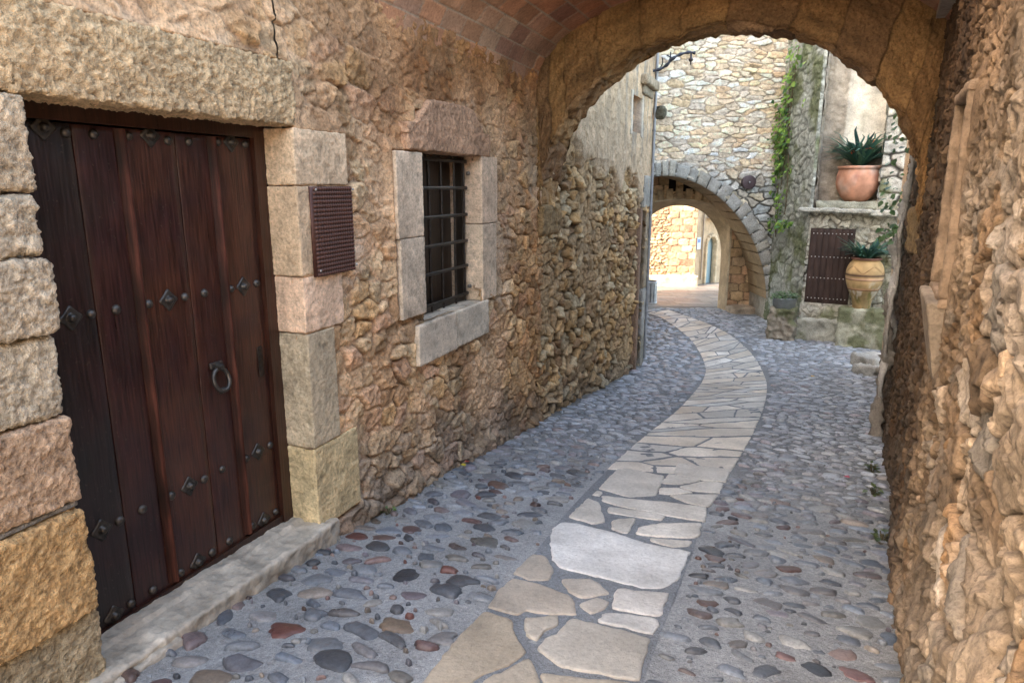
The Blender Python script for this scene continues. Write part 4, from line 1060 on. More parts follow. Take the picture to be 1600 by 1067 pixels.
def low3(S, Z):
    sm = np.clip(.35 + .5 * fbm(S * 1.5, Z * 1.5, None, 501, 3), 0, 1)
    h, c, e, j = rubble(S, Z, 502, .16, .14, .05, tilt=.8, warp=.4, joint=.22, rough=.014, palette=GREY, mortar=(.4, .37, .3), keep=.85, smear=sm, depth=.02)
    edge = .35 * sstep(.25, -.1, S) + .35 * sstep(1.0, 1.3, S) + .3 * sstep(-.5, -1.0, Z)
    c = moss(c, S, Z, 503, -.14 + edge * .6)
    ft = sstep(-.55, -.8, Z); h = h + .12 * ft
    return h - .03, c
SD = (.05, .87, -.62, .9)
m = MB()
field(m, lin(-.02, 3.6, .014), lin(-1.5, 1.24, .014), low3, frame_map(o3, d3, n3), [hole_rect(*SD)])
def pill(S, Z):
    h, c, e, j = rubble(S, Z, 511, .3, .2, .05, tilt=.5, warp=.4, joint=.25, rough=.014, palette=[(.36, .37, .33), (.33, .35, .31), (.4, .39, .34)], mortar=(.36, .37, .33), keep=.8, smear=np.full(S.shape, .7), depth=.015)
    return h, moss(c, S, Z, 513, .06 + .2 * fbm(S * .5, Z * .6, None, 514, 2))
m2 = MB()
field(m2, lin(-.05, 1.95, .018), lin(-1.5, 5.6, .018), pill, frame_map((6.05, 16.02), (0, -1), (-1, 0)))       # return wall carrying the ivy
field(m2, lin(-.02, .05, .016), lin(1.2, 5.6, .016), pill, frame_map(o3, d3, n3))
field(m2, lin(-.7, .02, .016), lin(1.2, 5.6, .016), lambda S, Z: (pill(S, Z)[0], mixc(pill(S, Z)[1], np.array([.36, .28, .22]), .6 + 0 * S)), frame_map(W3(.05, 0, 0)[:2], n3, d3))
m2.build('ivy_pier', M_RUB, PHO)
def nichb(S, Z):
    k = sstep(.43, .5, S + .02 * fbm(Z * 4, S * 4, None, 523, 3))
    a = np.array([.33, .285, .23]) * (1 + .3 * fbm(S * 6, Z * 6, None, 521, 5))[..., None]
    b = np.array([.58, .54, .46]) * (1 + .12 * fbm(S * 4, Z * 2, None, 522, 5))[..., None]
    b = mixc(b, np.array([.4, .38, .34]), sstep(.0, .5, fbm(S * 5, Z * 1.3, None, 525, 4)))
    h = .035 * fbm(S * 9, Z * 9, None, 524, 5) * (1 - .6 * k)
    q = sstep(.05, .4, fbm(S * 2.2, Z * 1.1, None, 526, 5)); cc = mixc(a, b, k)
    return h, mixc(cc, cc * np.array([.62, .63, .6]), q * .7)
m3 = MB()
field(m3, lin(.0, 1.24, .014), lin(1.2, 5.6, .016), nichb, frame_map(W3(0, -.62, 0)[:2], d3, n3)); m3.build('niche_plaster', M_PLA, PHO)
m4 = MB()
def rightst(S, Z):
    h, c, e, j = rubble(S, Z, 531, .5, .3, .04, tilt=.5, warp=.2, joint=.14, rough=.012, palette=[(.4, .38, .33), (.36, .35, .31), (.44, .41, .35)], mortar=(.3, .28, .24), keep=.9, depth=.02)
    return h, moss(c, S, Z, 533, -.15)
field(m4, lin(1.2, 3.6, .02), lin(1.2, 5.6, .02), rightst, frame_map(o3, d3, n3)); field(m4, lin(-.7, .02, .02), lin(1.2, 5.6, .02), rightst, frame_map(W3(1.2, 0, 0)[:2], n3, -d3))
m4.build('right_pier', M_RUB, PHO)
m = m
m.build('lower_wall', M_RUB, PHO)
m = MB()
for t0, t1, zt, dd, sd, tk in ((-.2, .55, 1.3, .16, 540, .06), (.5, 1.12, 1.29, .2, 541, .07), (1.08, 1.6, 1.27, .17, 542, .09)):
    block(m, W3((t0 + t1) / 2, dd / 2 - .1, zt - tk / 2), AX3, (t1 - t0, dd + .25, tk), .02, .018, .016, 7, (.4, .39, .34), sd)
block(m, W3(.75, -.33, 1.36), AX3, (1.3, .66, .14), .03, .03, .02, 5, (.3, .3, .24), 545)
m.build('ledge', M_ASH, PHO)
m = MB(); box(m, (.12, -4, -1.5), (3.6, -.7, 5.55), (.42, .38, .32), AX3, (o3[0], o3[1], 0)); m.build('upper_mass', M_PLA, PHO, smooth=False)
SDR = bpy.data.objects.new('small_door', None); COL.objects.link(SDR); SDR.parent = PHO; SDR.location = Vector(tuple(W3(.46, .0, -.62))) - PHO.location
m = MB()
for i in range(7):
    a = SD[0] + .005 + i * .116; block(m, W3(a + .057, -.03, .14), AX3, (.113, .05, 1.51), .08, .004, .001, 5, np.array([.04, .024, .02]) * rv.uniform(.85, 1.15), 550 + i)
m.build('plank', M_WOODD, SDR)
m = MB(); box(m, (SD[0] - .04, -.2, SD[2] - .04), (SD[1] + .04, -.07, SD[3] + .03), (.05, .035, .03), AX3, (o3[0], o3[1], 0)); m.build('door_frame', M_WOODD, SDR, smooth=False)
for z in (.8, .33, -.1, -.52):
    for i in range(11):
        m = MB(); p = W3(SD[0] + .06 + i * .07, 0.0, z)
        lathe(m, [(.012, 0), (.0115, .006), (.007, .011), (.0005, .013)], (0, 0, 0), (.55, .55, .55), 8)
        V = m.v[0]; m.v[0] = p + V[:, 0:1] * D3 + V[:, 1:2] * Z3 + V[:, 2:3] * NN3; m.build('stud', M_ZINC, SDR)

# ------------------------------------------------------------------ stones and pots in the courtyard
def rock(name, p, size, rot, col, seed, label, cat, group=None, amp=.03, r=.05, res=.025, mossy=0., mat=None, warp=None):
    p = np.array(p, float)
    m = MB(); ca, sa = math.cos(rot), math.sin(rot); ax = np.array([[ca, sa, 0], [-sa, ca, 0], [0, 0, 1]])
    block(m, p + np.array([0, 0, size[2] / 2]), ax, size, res, r, amp, 4.5, col, seed, cvar=.3, warp=warp)
    if mossy:
        V = m.v[0]; g = sstep(.0, .4, fbm(V[:, 0] * 4, V[:, 1] * 4, V[:, 2] * 4, seed + 50, 4) + mossy)
        m.c[0] = mixc(m.c[0], np.array([.1, .115, .045]), g * .75)
    m.v[0] = m.v[0] - p
    o = m.build(name, mat or M_RUB); o.location = tuple(p)
    return tag(o, label, cat, group)
a3 = math.atan2(d3[1], d3[0])
rock('stone_block', W3(1.32, .22, -1.42), (1.16, .66, .8), a3, (.36, .35, .27), 601, 'large squared stone block with green moss under the painted jar', 'block', amp=.025, r=.035, mossy=.25)
rock('stone_pedestal', W3(-.3, .32, -1.42), (.5, .42, .7), a3, (.27, .23, .18), 602, 'rough low stone pedestal under the grey zinc planter', 'pedestal', amp=.06, r=.07, mossy=-.05)
rock('kerb_stone', W3(.28, .12, -1.42), (1.0, .26, .5), a3, (.4, .39, .33), 603, 'long grey footing stone below the small studded door', 'stone', amp=.03, r=.06, mossy=-.1)
rock('loose_stone', (6.1, 11.25, -1.38), (.42, .5, .2), .3, (.42, .41, .38), 604, 'flat pale grey loose stone lying on top at the right wall corner', 'stone', 'broken stones heaped at the right wall corner', amp=.03, r=.04)
bpy.data.objects['loose_stone'].location.z += .12
rock('loose_stone', (6.02, 11.1, -1.38), (.36, .4, .2), .5, (.4, .39, .36), 605, 'broken grey loose stone at the left foot of the stone heap', 'stone', 'broken stones heaped at the right wall corner', amp=.04, r=.04)
rock('loose_stone', (6.36, 11.02, -1.38), (.4, .36, .22), -.2, (.34, .34, .33), 606, 'darker grey loose stone lying right against the right wall', 'stone', 'broken stones heaped at the right wall corner', amp=.04, r=.05)

def strap_plant(name, p, R, hgt, nb, seed, label, cat, flowers=0, width=.03, group=None):
    t = thing(name, tuple(p), label, cat, group); r = random.Random(seed); m = MB()
    for i in range(nb):
        a = r.uniform(0, 2 * math.pi); L = R * r.uniform(.65, 1.15); up = hgt * r.uniform(.55, 1.15); w = width * r.uniform(.8, 1.5)
        bend = r.uniform(.5, 1.3); bx, by = p[0] + .06 * math.cos(a) * r.random(), p[1] + .06 * math.sin(a) * r.random()
        pts = []
        for q in range(8):
            f = q / 7; rr = L * f ** (1.1); z = up * (1.9 * f - bend * f * f * 1.1)
            pts.append((bx + rr * math.cos(a + .25 * f * (r.random() - .5)), by + rr * math.sin(a), p[2] - .02 + z))
        P = np.array(pts); sd = np.array([-math.sin(a), math.cos(a), 0])
        wd = w * np.array([.6, .9, 1, 1, .95, .8, .5, .06])
        dn = np.array([0, 0, -.006])
        V = np.concatenate([P - sd * wd[:, None] / 2, P + dn, P + sd * wd[:, None] / 2])
        k = 8; F = [[j, j + 1, k + j + 1, k + j] for j in range(7)] + [[k + j, k + j + 1, 2 * k + j + 1, 2 * k + j] for j in range(7)]
        c = np.array(r.choice([(.04, .11, .08), (.055, .14, .1), (.09, .19, .11), (.04, .1, .1), (.11, .23, .19)])) * r.uniform(.8, 1.3)
        m.add(V, np.array(F), c)
    m.build('leaves', M_STRAP, t)
    if flowers:
        for i in range(flowers):
            m = MB(); a = r.uniform(0, 6.28); rr = R * r.uniform(.25, .75); c = np.array((p[0] + rr * math.cos(a), p[1] + rr * math.sin(a), p[2] + hgt * r.uniform(.55, .95)))
            for q in range(12):
                d = np.array([r.gauss(0, 1), r.gauss(0, 1), r.gauss(0, .8)]); d /= np.linalg.norm(d); e = np.cross(d, (0.3, .5, .8)); e /= np.linalg.norm(e)
                b = c + d * .02; tip = c + d * .06
                m.add(np.array([b - e * .008, tip - e * .016 + d * .0, tip + d * .02, tip + e * .016, b + e * .008]), [[0, 1, 2, 3, 4]], r.choice([(.75, .12, .03), (.8, .25, .05), (.7, .07, .04)]))
            m.build('flower', M_LEAF, t)
    return t
# upper terracotta pot
pp = W3(.8, -.3, 1.425)
m = MB()
prof = [(.001, 0), (.17, 0), (.2, .015), (.3, .12), (.375, .27), (.4, .38), (.392, .5), (.37, .6), (.362, .635), (.385, .645), (.395, .67), (.388, .695), (.36, .7), (.345, .68), (.335, .6), (.001, .58)]
def tcol(T, Zz):
    b = np.array([.5, .25, .16]); c = b * (1 + .25 * fbm(T * 2, Zz * 5, None, 701, 5))[..., None]
    c = mixc(c, np.array([.5, .4, .34]), np.clip(sstep(-.1, .4, fbm(T * 1.5, Zz * 3, None, 702, 4)), 0, 1) * .6)
    c = mixc(c, np.array([.28, .12, .1]), np.exp(-((Zz - .5 - .03 * np.sin(T * 3)) / .014) ** 2) * .7)
    return mixc(c, np.array([.05, .04, .03]), (Zz < .6) * (np.zeros_like(Zz)))
lathe(m, prof, pp, None, 56, colf=tcol)
PT = thing('terracotta_pot', tuple(pp), 'big round terracotta pot standing on the stone ledge above the small door', 'pot')
m.build('pot_body', M_TERRA, PT)
m = MB(); lathe(m, [(.001, .6), (.34, .6)], pp, (.05, .035, .025), 30); m.build('soil', M_TERRA, PT)
m = MB(); lathe(m, [(.34, .655), (.375, .66), (.378, .67)], pp, (.3, .12, .08), 40); m.build('inner_rim', M_TERRA, PT)
strap_plant('clivia_plant', pp + np.array([0, 0, .66]), .62, .52, 170, 4, 'dark strap-leaved plant with orange flowers in the terracotta pot on the ledge', 'plant', 7, .055)
# lower painted jar
pj = W3(1.12, .25, -.618)
prof = [(.001, 0), (.15, 0), (.16, .02), (.17, .1), (.2, .2), (.265, .34), (.31, .46), (.335, .58), (.34, .68), (.325, .79), (.285, .88), (.245, .93), (.24, .95), (.27, .96), (.275, .985), (.255, 1.0), (.23, .985), (.21, .93), (.001, .9)]
def jcol(T, Zz):
    c = np.array([.52, .35, .17]) * (1 + .25 * fbm(T * 2.2, Zz * 5, None, 711, 5))[..., None]
    up = sstep(.25, .62, Zz)
    c = mixc(np.array([.3, .21, .1]) * (1 + .4 * fbm(T * 3, Zz * 9, None, 712, 4))[..., None], c, up)
    c = mixc(c, np.array([.14, .13, .04]), sstep(.1, .5, fbm(T * 2.5, Zz * 6, None, 713, 4)) * (1 - up) * .8)
    c = mixc(c, np.array([.55, .5, .42]), sstep(.3, .5, fbm(T * 2.5 + 5, Zz * 6, None, 714, 3)) * sstep(.7, .4, Zz) * .7)
    for z0, w0, cc in ((.665, .024, (.07, .035, .03)), (.6, .014, (.6, .38, .26)), (.57, .008, (.13, .06, .04)), (.4, .016, (.45, .25, .14)), (.375, .007, (.15, .08, .04))): c = mixc(c, np.array(cc), np.exp(-((Zz - z0) / w0) ** 2))
    q = np.abs(((T + .9) / (2 * math.pi) * 5) % 1 - .5) * 2
    c = mixc(c, np.array([.15, .07, .04]), np.exp(-(((Zz - .7 - (1 - q) * .15) / .008) ** 2)) * (Zz > .7) * (Zz < .84))
    return mixc(c, np.array([.16, .08, .06]), sstep(.945, .96, Zz))
pf = spline(np.column_stack([np.array(prof), np.zeros(len(prof))]), 110)[:, :2]; pf[:, 0] = np.maximum(pf[:, 0], .001)
m = MB(); lathe(m, pf, pj, None, 96, colf=jcol)
JT = thing('painted_jar', tuple(pj), 'tall yellow ochre jar with dark bands standing on the mossy stone block', 'jar')
m.build('jar_body', M_TERRA, JT)
m = MB(); lathe(m, [(.001, .93), (.215, .93)], pj, (.05, .035, .025), 30); m.build('soil', M_TERRA, JT)
strap_plant('strap_leaf_plant', pj + np.array([0, 0, .94]), .5, .36, 95, 9, 'blue green strap-leaved plant growing out of the painted jar', 'plant', 0, .04)
# zinc planter
pz = W3(-.3, .33, -.73)
m = MB(); lathe(m, [(.001, 0), (.2, 0), (.215, .01), (.25, .2), (.262, .205), (.262, .225), (.245, .225), (.235, .19), (.001, .17)], pz, (.28, .29, .29), 40, sx=1.0, sy=.7)
ZP = thing('zinc_planter', tuple(pz), 'low oval grey zinc planter on the rough stone pedestal', 'planter'); m.build('tub', M_ZINC, ZP)
m = MB(); lathe(m, [(.001, .19), (.238, .19)], pz, (.05, .04, .03), 24, sy=.7); m.build('soil', M_TERRA, ZP)

def leaf(m, p, d, up, size, col, r):
    d = np.array(d, float); d /= np.linalg.norm(d); s_ = np.cross(d, up); ln = np.linalg.norm(s_)
    if ln < 1e-4: return
    s_ /= ln; nn = np.cross(s_, d); p = np.array(p)
    V = np.array([p, p + d * size * .35 + s_ * size * .42 + nn * size * .1, p + d * size * .7 + s_ * size * .3 + nn * size * .05, p + d * size, p + d * size * .7 - s_ * size * .3 + nn * size * .05, p + d * size * .35 - s_ * size * .42 + nn * size * .1, p + d * size * .4])
    m.add(V, [[0, 1, 6], [1, 2, 6], [2, 3, 6], [3, 4, 6], [4, 5, 6], [5, 0, 6]], col)
def bush(name, p, n_, rad, hgt, size, cols, seed, label, cat, sy=1.):
    r = random.Random(seed); m = MB(); t = thing(name, tuple(p), label, cat)
    for i in range(n_):
        a = r.uniform(0, 6.28); q = rad * math.sqrt(r.random()); z = hgt * r.random() * (1 - .5 * (q / rad) ** 2)
        c = np.array(r.choice(cols)) * r.uniform(.7, 1.3)
        leaf(m, (p[0] + q * math.cos(a), p[1] + q * math.sin(a) * sy, p[2] + z), (math.cos(a + r.gauss(0, .8)), math.sin(a + r.gauss(0, .8)), r.uniform(-.5, .8)), (0, 0, 1.0), size * r.uniform(.6, 1.3), c, r)
    m.build('leaves', M_LEAF, t); m = MB()
    for i in range(6):
        a = r.uniform(0, 6.28); tube(m, [(p[0], p[1], p[2] - .02), (p[0] + rad * .5 * math.cos(a), p[1] + rad * .5 * math.sin(a) * sy, p[2] + hgt * .7)], .004, (.08, .07, .04), 5)
    m.build('stems', M_BARK, t)
    return t
bush('planter_herbs', pz + np.array([0, 0, .19]), 420, .28, .17, .05, [(.14, .25, .1), (.24, .32, .18), (.4, .45, .36), (.1, .18, .08)], 12, 'small leafy herbs with pale leaves filling the zinc planter', 'plant', .7)

# ivy on the pier: clusters (distance along the return wall from the corner to the gatehouse, height, spread)
IV = thing('ivy', (6.0, 15.0, -1.2), 'bright green ivy hanging down the grey pier beside the gatehouse wall', 'ivy')
r = random.Random(21); m = MB(); ms = MB()
def ivpt(q, z): return np.array([6.05 - .05 - .06 * r.random(), 16.02 - q, z])
CL = [(.75, 4.4, .3, .45, 130), (.5, 3.9, .22, .3, 90), (.25, 3.5, .28, .25, 110), (.5, 3.45, .2, .2, 50), (.3, 2.9, .34, .38, 280), (.65, 2.85, .3, .3, 130), (.35, 2.35, .3, .35, 170), (.6, 2.2, .14, .2, 45), (.2, 1.9, .18, .3, 90), (.95, 2.1, .15, .1, 30), (.45, 1.45, .28, .3, 90), (.25, .95, .15, .18, 45), (.95, .95, .3, .12, 70), (1.2, 1.0, .2, .1, 45), (.75, 1.6, .1, .1, 16), (1.5, 3.4, .08, .08, 10)]
for q, z, sq, sz, k in CL:
    for i in range(int(k * .38)):
        a, b = r.gauss(q, sq * .5), r.gauss(z, sz * .6)
        p = ivpt(a, b); p[0] -= .13 * math.exp(-((a - q) / sq) ** 2 - ((b - z) / sz) ** 2) * r.random()
        if a < .12: p[0] += -(.12 - a) * .9; p[1] = 15.9 - .08 * r.random()
        c = np.array(r.choice([(.16, .29, .04), (.21, .36, .06), (.27, .42, .08), (.1, .2, .04), (.07, .16, .06)])) * r.uniform(.7, 1.3)
        leaf(m, p, (r.gauss(-.5, .4), r.gauss(-.35, .5), r.gauss(-.7, .4)), (-1, -.3, .4), r.choice([.05, .07, .09, .13]) * r.uniform(.8, 1.2), c, r)
m.build('leaves', M_LEAF, IV)
for a0, z0, z1 in ((.35, .6, 4.5), (.6, 1.0, 4.6), (.25, .7, 3.6)):
    P = [(6.03, 16.02 - a0 - .1 * math.sin(z * 1.7 + a0 * 9), z) for z in np.linspace(z0, z1, 22)]; tube(ms, P, .012, (.16, .12, .08), 5)
ms.build('stems', M_BARK, IV)

# old vine trunk against the right wall beyond the arch
VN = thing('vine_trunk', tuple(WR(5.0, .1, -.8)), 'twisted silvery vine trunk climbing the corner of the right wall', 'vine')
m = MB()
def vp(s, d, z): return WR(s, d, z)
main = [vp(4.9, .06, -.85), vp(5.0, .09, -.3), vp(4.95, .06, .1), vp(5.05, .1, .5), vp(4.95, .07, .85), vp(5.0, .11, 1.15), vp(5.05, .07, 1.45), vp(4.95, .07, 1.75), vp(5.0, .04, 2.1), vp(5.1, .03, 2.6)]
P = spline(main, 150); kk = np.linspace(0, 1, 150); tube(m, P, .045 + .012 * np.sin(kk * 37) + .008 * np.sin(kk * 91 + 1) - .02 * kk, np.repeat(np.array([.27, .235, .2]) * (1 - sstep(.3, .6, kk))[:, None] + np.array([.5, .48, .46]) * sstep(.3, .6, kk)[:, None], 14, 0), 14, wob=.7, seed=3)
P = spline([vp(5.15, .06, -.7), vp(4.9, .09, -.1), vp(5.1, .03, .3), vp(4.8, .1, .7), vp(5.1, .05, 1.1), vp(4.9, .09, 1.45), vp(5.2, .04, 1.8), vp(5.05, .02, 2.2)], 110); tube(m, P, .026 + .008 * np.sin(np.linspace(0, 44, 110)), (.5, .47, .44), 10, wob=.7, seed=5)
P = spline([vp(4.8, .08, .1), vp(4.65, .1, .5), vp(4.9, .06, .95), vp(4.75, .09, 1.3), vp(5, .05, 1.6)], 60); tube(m, P, .018, (.36, .33, .3), 8, wob=.6, seed=7)
m.build('trunk', M_BARK, VN)
m = MB()
for q in range(90):
    z = r.choice([r.gauss(2.15, .18), r.gauss(1.6, .12), r.gauss(1.3, .06)]); p = vp(5 + r.gauss(0, .15), .1 + r.random() * .16, z)
    leaf(m, p, (r.gauss(-.6, .4), r.gauss(-.3, .4), r.gauss(-.5, .5)), (-1, -.3, .4), r.uniform(.04, .075), np.array(r.choice([(.1, .19, .07), (.07, .14, .06), (.14, .24, .1)])) * r.uniform(.8, 1.2), r)
m.build('leaves', M_LEAF, VN)

# ------------------------------------------------------------------ fittings
def panel():
    t = thing('studded_panel', tuple(WL(.29, .05, 1.31)), 'dark red metal grille panel with rows of small bumps beside the plank door', 'panel')
    mm = MB(); s0, s1, z0, z1 = .115, .452, 1.303, 1.737
    A, B = np.meshgrid(lin(s0, s1, .0042), lin(z0, z1, .0042), indexing='ij')
    fx = (A - s0) / (s1 - s0) * 16; fz = (B - z0) / (z1 - z0) * 21
    d = np.hypot(fx % 1 - .5, fz % 1 - .5); bump = .008 * np.sqrt(np.clip(1 - (d / .46) ** 2, 0, 1))
    cc = np.array([.095, .04, .028]) * (.55 + .7 * (bump / .008))[..., None]
    mm.add(mapL(A, B, .034 + bump + .006 * np.sin(A * 11)).reshape(-1, 3), grid_faces(A.shape[0], A.shape[1]), cc.reshape(-1, 3))
    box(mm, (s0, .015, z0), (s1, .026, z1), (.07, .025, .017), AX, (c0[0], c0[1], 0)); mm.build('sheet', M_RUST, t)
    for a in (s0 + .015, s1 - .015):
        for b in (z0 + .03, z1 - .015):
            q = MB(); block(q, WL(a, .047, b), AX, (.012, .012, .012), .004, .005, 0, 5, (.35, .33, .32), 1); q.build('screw', M_ZINC, t)
panel()
# disc on the gatehouse
DT = thing('round_plaque', (5.375, 15.9, 1.82), 'small plum metal disc with a centre knob above the grey arch', 'plaque')
m = MB(); lathe(m, [(.001, .03), (.03, .03), (.034, .012), (.14, .012), (.155, .004), (.155, -.1)], (0, 0, 0), (.075, .05, .055), 40)
V = m.v[0]; m.v[0] = np.column_stack([5.375 + V[:, 0], 15.88 - V[:, 2], 1.818 + V[:, 1]]); m.build('disc', M_RUST, DT, sharp=30)
m = MB(); lathe(m, [(.001, .05), (.015, .045), (.02, .03)], (0, 0, 0), (.4, .4, .42), 16); V = m.v[0]; m.v[0] = np.column_stack([5.375 + V[:, 0], 15.88 - V[:, 2], 1.818 + V[:, 1]]); m.build('knob', M_ZINC, DT)
# downpipe at the corner of the left house
DP = thing('downpipe', tuple(WL(9.1, .1, -1.3)), 'thin grey metal downpipe at the far corner of the left house', 'pipe')
m = MB(); tube(m, [WL(9.0, .05, z) for z in np.linspace(-1.2, 4.2, 30)], .024, (.3, .31, .33), 12); m.build('pipe', M_ZINC, DP)
for z in (-.4, 1.3, 2.6, 3.5):
    m = MB(); tube(m, [WL(9.0, .05, z), WL(9.0, .05, z + .03)], .031, (.25, .26, .28), 12); m.build('bracket', M_ZINC, DP)
# wrought iron lamp bracket
LB = thing('iron_bracket', tuple(WL(9.1, .1, 3.5)), 'curved wrought iron bracket with a hanging hook on the corner of the left house', 'bracket')
m = MB()
bp = [(2.16, 11.45, 3.5), (2.3, 11.45, 3.52), (2.42, 11.43, 3.58), (2.52, 11.4, 3.68), (2.63, 11.4, 3.74), (2.76, 11.4, 3.77), (2.86, 11.4, 3.76)]
P = spline(bp, 40); tube(m, P, .022 + .006 * np.sin(np.linspace(0, 40, 40)), (.05, .055, .07), 8)
for a, b in (((2.32, 11.45, 3.53), (2.36, 11.43, 3.7)), ((2.42, 11.43, 3.58), (2.48, 11.41, 3.78)), ((2.5, 11.4, 3.66), (2.42, 11.4, 3.73))):
    tube(m, spline([a, ((a[0] + b[0]) / 2 + .03, a[1], (a[2] + b[2]) / 2), b], 8), .01, (.05, .055, .07), 6)
for q in (3.72, 3.66): tube(m, [(2.8, 11.4, 3.76), (2.8 + (3.7 - q) * .3, 11.4, q)], .012, (.05, .055, .07), 6)
m.build('arm', M_IRON, LB)
m = MB(); lathe(m, [(.001, 0), (.012, .02), (.01, .05), (.035, .07), (.04, .09), (.015, .11), (.012, .16)], (2.8, 11.4, 3.58), (.06, .05, .05), 12); m.build('pendant', M_IRON, LB)
WLP = thing('corner_fitting', tuple(WL(9.1, .2, 2.9)), 'dark rounded stone stub jutting from the downpipe corner', 'stub')
m = MB(); block(m, WL(9.06, .12, 2.9), AX, (.22, .2, .2), .02, .08, .02, 6, (.13, .12, .085), 620); m.build('stub', M_ASH, WLP)
# litter bin
BN = thing('litter_bin', (3.95, 19.5, float(zgxy(3.95, 19.5))), 'pale grey slatted metal litter bin at the edge of the sunny square', 'bin')
bx, by, bz = BN.location
m = MB(); lathe(m, [(.001, .02), (.2, .02), (.2, .6), (.001, .6)], (bx, by, bz), (.16, .17, .2), 24); m.build('liner', M_ZINC, BN)
for i in range(14):
    a = i * 2 * math.pi / 14; m = MB(); q = np.array([[-math.sin(a), math.cos(a), 0], [math.cos(a), math.sin(a), 0], [0, 0, 1]])
    block(m, (bx + .215 * math.cos(a), by + .215 * math.sin(a), bz + .31), q, (.075, .014, .56), .05, .004, 0, 5, (.5, .52, .56), 1); m.build('slat', M_ZINC, BN)
m = MB(); lathe(m, [(.2, .58), (.235, .58), (.24, .6), (.235, .64), (.2, .64)], (bx, by, bz), (.5, .52, .56), 28); lathe(m, [(.2, 0), (.235, 0), (.235, .05), (.2, .05)], (bx, by, bz), (.5, .52, .56), 28); m.build('rim', M_ZINC, BN)

# ------------------------------------------------------------------ houses on the square
SH = thing('square_house', (5.5, 27, -2.0), 'warm sandstone block house facing the sunny square through the gate', 'house')
m = MB()
sq = ashl(801, .46, .26, [(.42, .28, .17), (.38, .25, .15), (.44, .31, .2), (.4, .2, .13), (.43, .29, .18)], (.38, .28, .19))
def sqf(S, Z):
    h1, c1 = sq(S, Z); h2, c2, e, j = rubble(S, Z, 805, .2, .11, .03, palette=[(.4, .27, .16), (.36, .24, .14), (.43, .31, .2), (.38, .21, .13)], mortar=(.38, .28, .19), depth=.01)
    k = sstep(6.0, 6.2, S); return h2 * (1 - k) + h1 * k, mixc(c2, c1, k)
field(m, lin(1.5, 7.12, .03), lin(-2.6, 6, .03), sqf, frame_map((0, 26.6), (1, 0), (0, -1))); m.build('wall', M_RUB, SH)
m = MB(); block(m, (5.0, 26.35, -1.95), np.eye(3), (4.3, .5, .6), .06, .03, .02, 4, (.45, .38, .28), 811); m.build('stone_bench', M_RUB, SH)
m = MB(); box(m, (1.5, 26.7, -2.6), (7.1, 31, 6), (.5, .4, .3)); m.build('side_walls', M_PLA, SH, smooth=False)
m = MB(); box(m, (1.3, 26.3, 6.02), (7.2, 31, 6.15), (.35, .18, .12)); m.build('roof', M_BRK, SH, smooth=False)
d5 = np.array([.7, .714]); n5 = np.array([.714, -.7]); o5 = np.array([7.15, 26.75]); D5 = np.array([d5[0], d5[1], 0]); NN5 = np.array([n5[0], n5[1], 0]); AX5 = np.array([D5, NN5, Z3])
def W5(t, d, z): return np.array([o5[0] + t * d5[0] + d * n5[0], o5[1] + t * d5[1] + d * n5[1], z])
BH = thing('plastered_house', tuple(W5(1.2, -.3, -2.1)), 'cream plastered house with a pale blue arched door and small balcony on the square', 'house')
def bhf(S, Z):
    return .006 * fbm(S * 5, Z * 5, None, 820, 4), np.array([.5, .37, .24]) * (1 + .12 * fbm(S * 2, Z * 2, None, 821, 5))[..., None]
def in_d5(A, B): return ((np.abs(A - 1.2) < .36) & (B < -.6)) | (np.hypot(A - 1.2, B + .6) < .36)
m = MB(); field(m, lin(0, 6, .03), lin(-2.8, 6, .03), bhf, frame_map(o5, d5, n5), [in_d5, hole_rect(.85, 1.5, .62, 1.9)])
box(m, (0, -3, -2.8), (6, -.4, 6), (.6, .5, .38), AX5, (o5[0], o5[1], 0)); m.build('wall', M_PLA, BH)
m = MB(); box(m, (.7, -.25, -2.6), (1.7, -.16, -.1), (.3, .42, .47), AX5, (o5[0], o5[1], 0)); m.build('door', M_SIGN, BH, smooth=False)
m = MB()
for i, a in enumerate(np.linspace(0, math.pi, 10)): block(m, W5(1.2 + .42 * math.cos(a), -.02, -.6 + .42 * math.sin(a)), np.array([D5 * -math.sin(a) + Z3 * math.cos(a), NN5, D5 * math.cos(a) + Z3 * math.sin(a)]), (.14, .2, .13), .05, .01, .004, 6, (.5, .4, .27), 830 + i)
for sgn in (-1, 1): block(m, W5(1.2 + sgn * .42, -.02, -1.5), AX5, (.13, .2, 1.8), .08, .01, .004, 6, (.5, .4, .27), 850 + sgn)
m.build('door_surround', M_ASH, BH)
BL = bpy.data.objects.new('balcony', None); COL.objects.link(BL); BL.parent = BH; BL.location = Vector(tuple(W5(1.2, .2, .6))) - BH.location
m = MB(); box(m, (.75, -.05, .5), (1.65, .38, .6), (.45, .42, .38), AX5, (o5[0], o5[1], 0)); m.build('slab', M_PLA, BL, smooth=False)
m = MB()
for i in range(9): tube(m, [W5(.78 + i * .105, .35, .6), W5(.78 + i * .105, .35, 1.35)], .009, (.12, .1, .1), 6)
tube(m, [W5(.76, .35, 1.35), W5(1.64, .35, 1.35)], .012, (.12, .1, .1), 6); m.build('railing', M_IRON, BL)
m = MB(); box(m, (.85, -.3, .6), (1.5, -.2, 1.92), (.3, .16, .12), AX5, (o5[0], o5[1], 0)); m.build('balcony_window', M_WOODD, BH, smooth=False)
SG = thing('blue_sign', tuple(W5(.12, .06, -.5)), 'small pale blue square wall sign with a white figure beside the arched door', 'sign')
m = MB(); box(m, (.02, .03, -.68), (.3, .05, -.22), (.55, .62, .72), AX5, (o5[0], o5[1], 0)); m.build('plate', M_SIGN, SG, smooth=False)
m = MB(); box(m, (.07, .052, -.42), (.25, .056, -.28), (.12, .22, .5), AX5, (o5[0], o5[1], 0)); m.build('blue_mark', M_SIGN, SG, smooth=False)
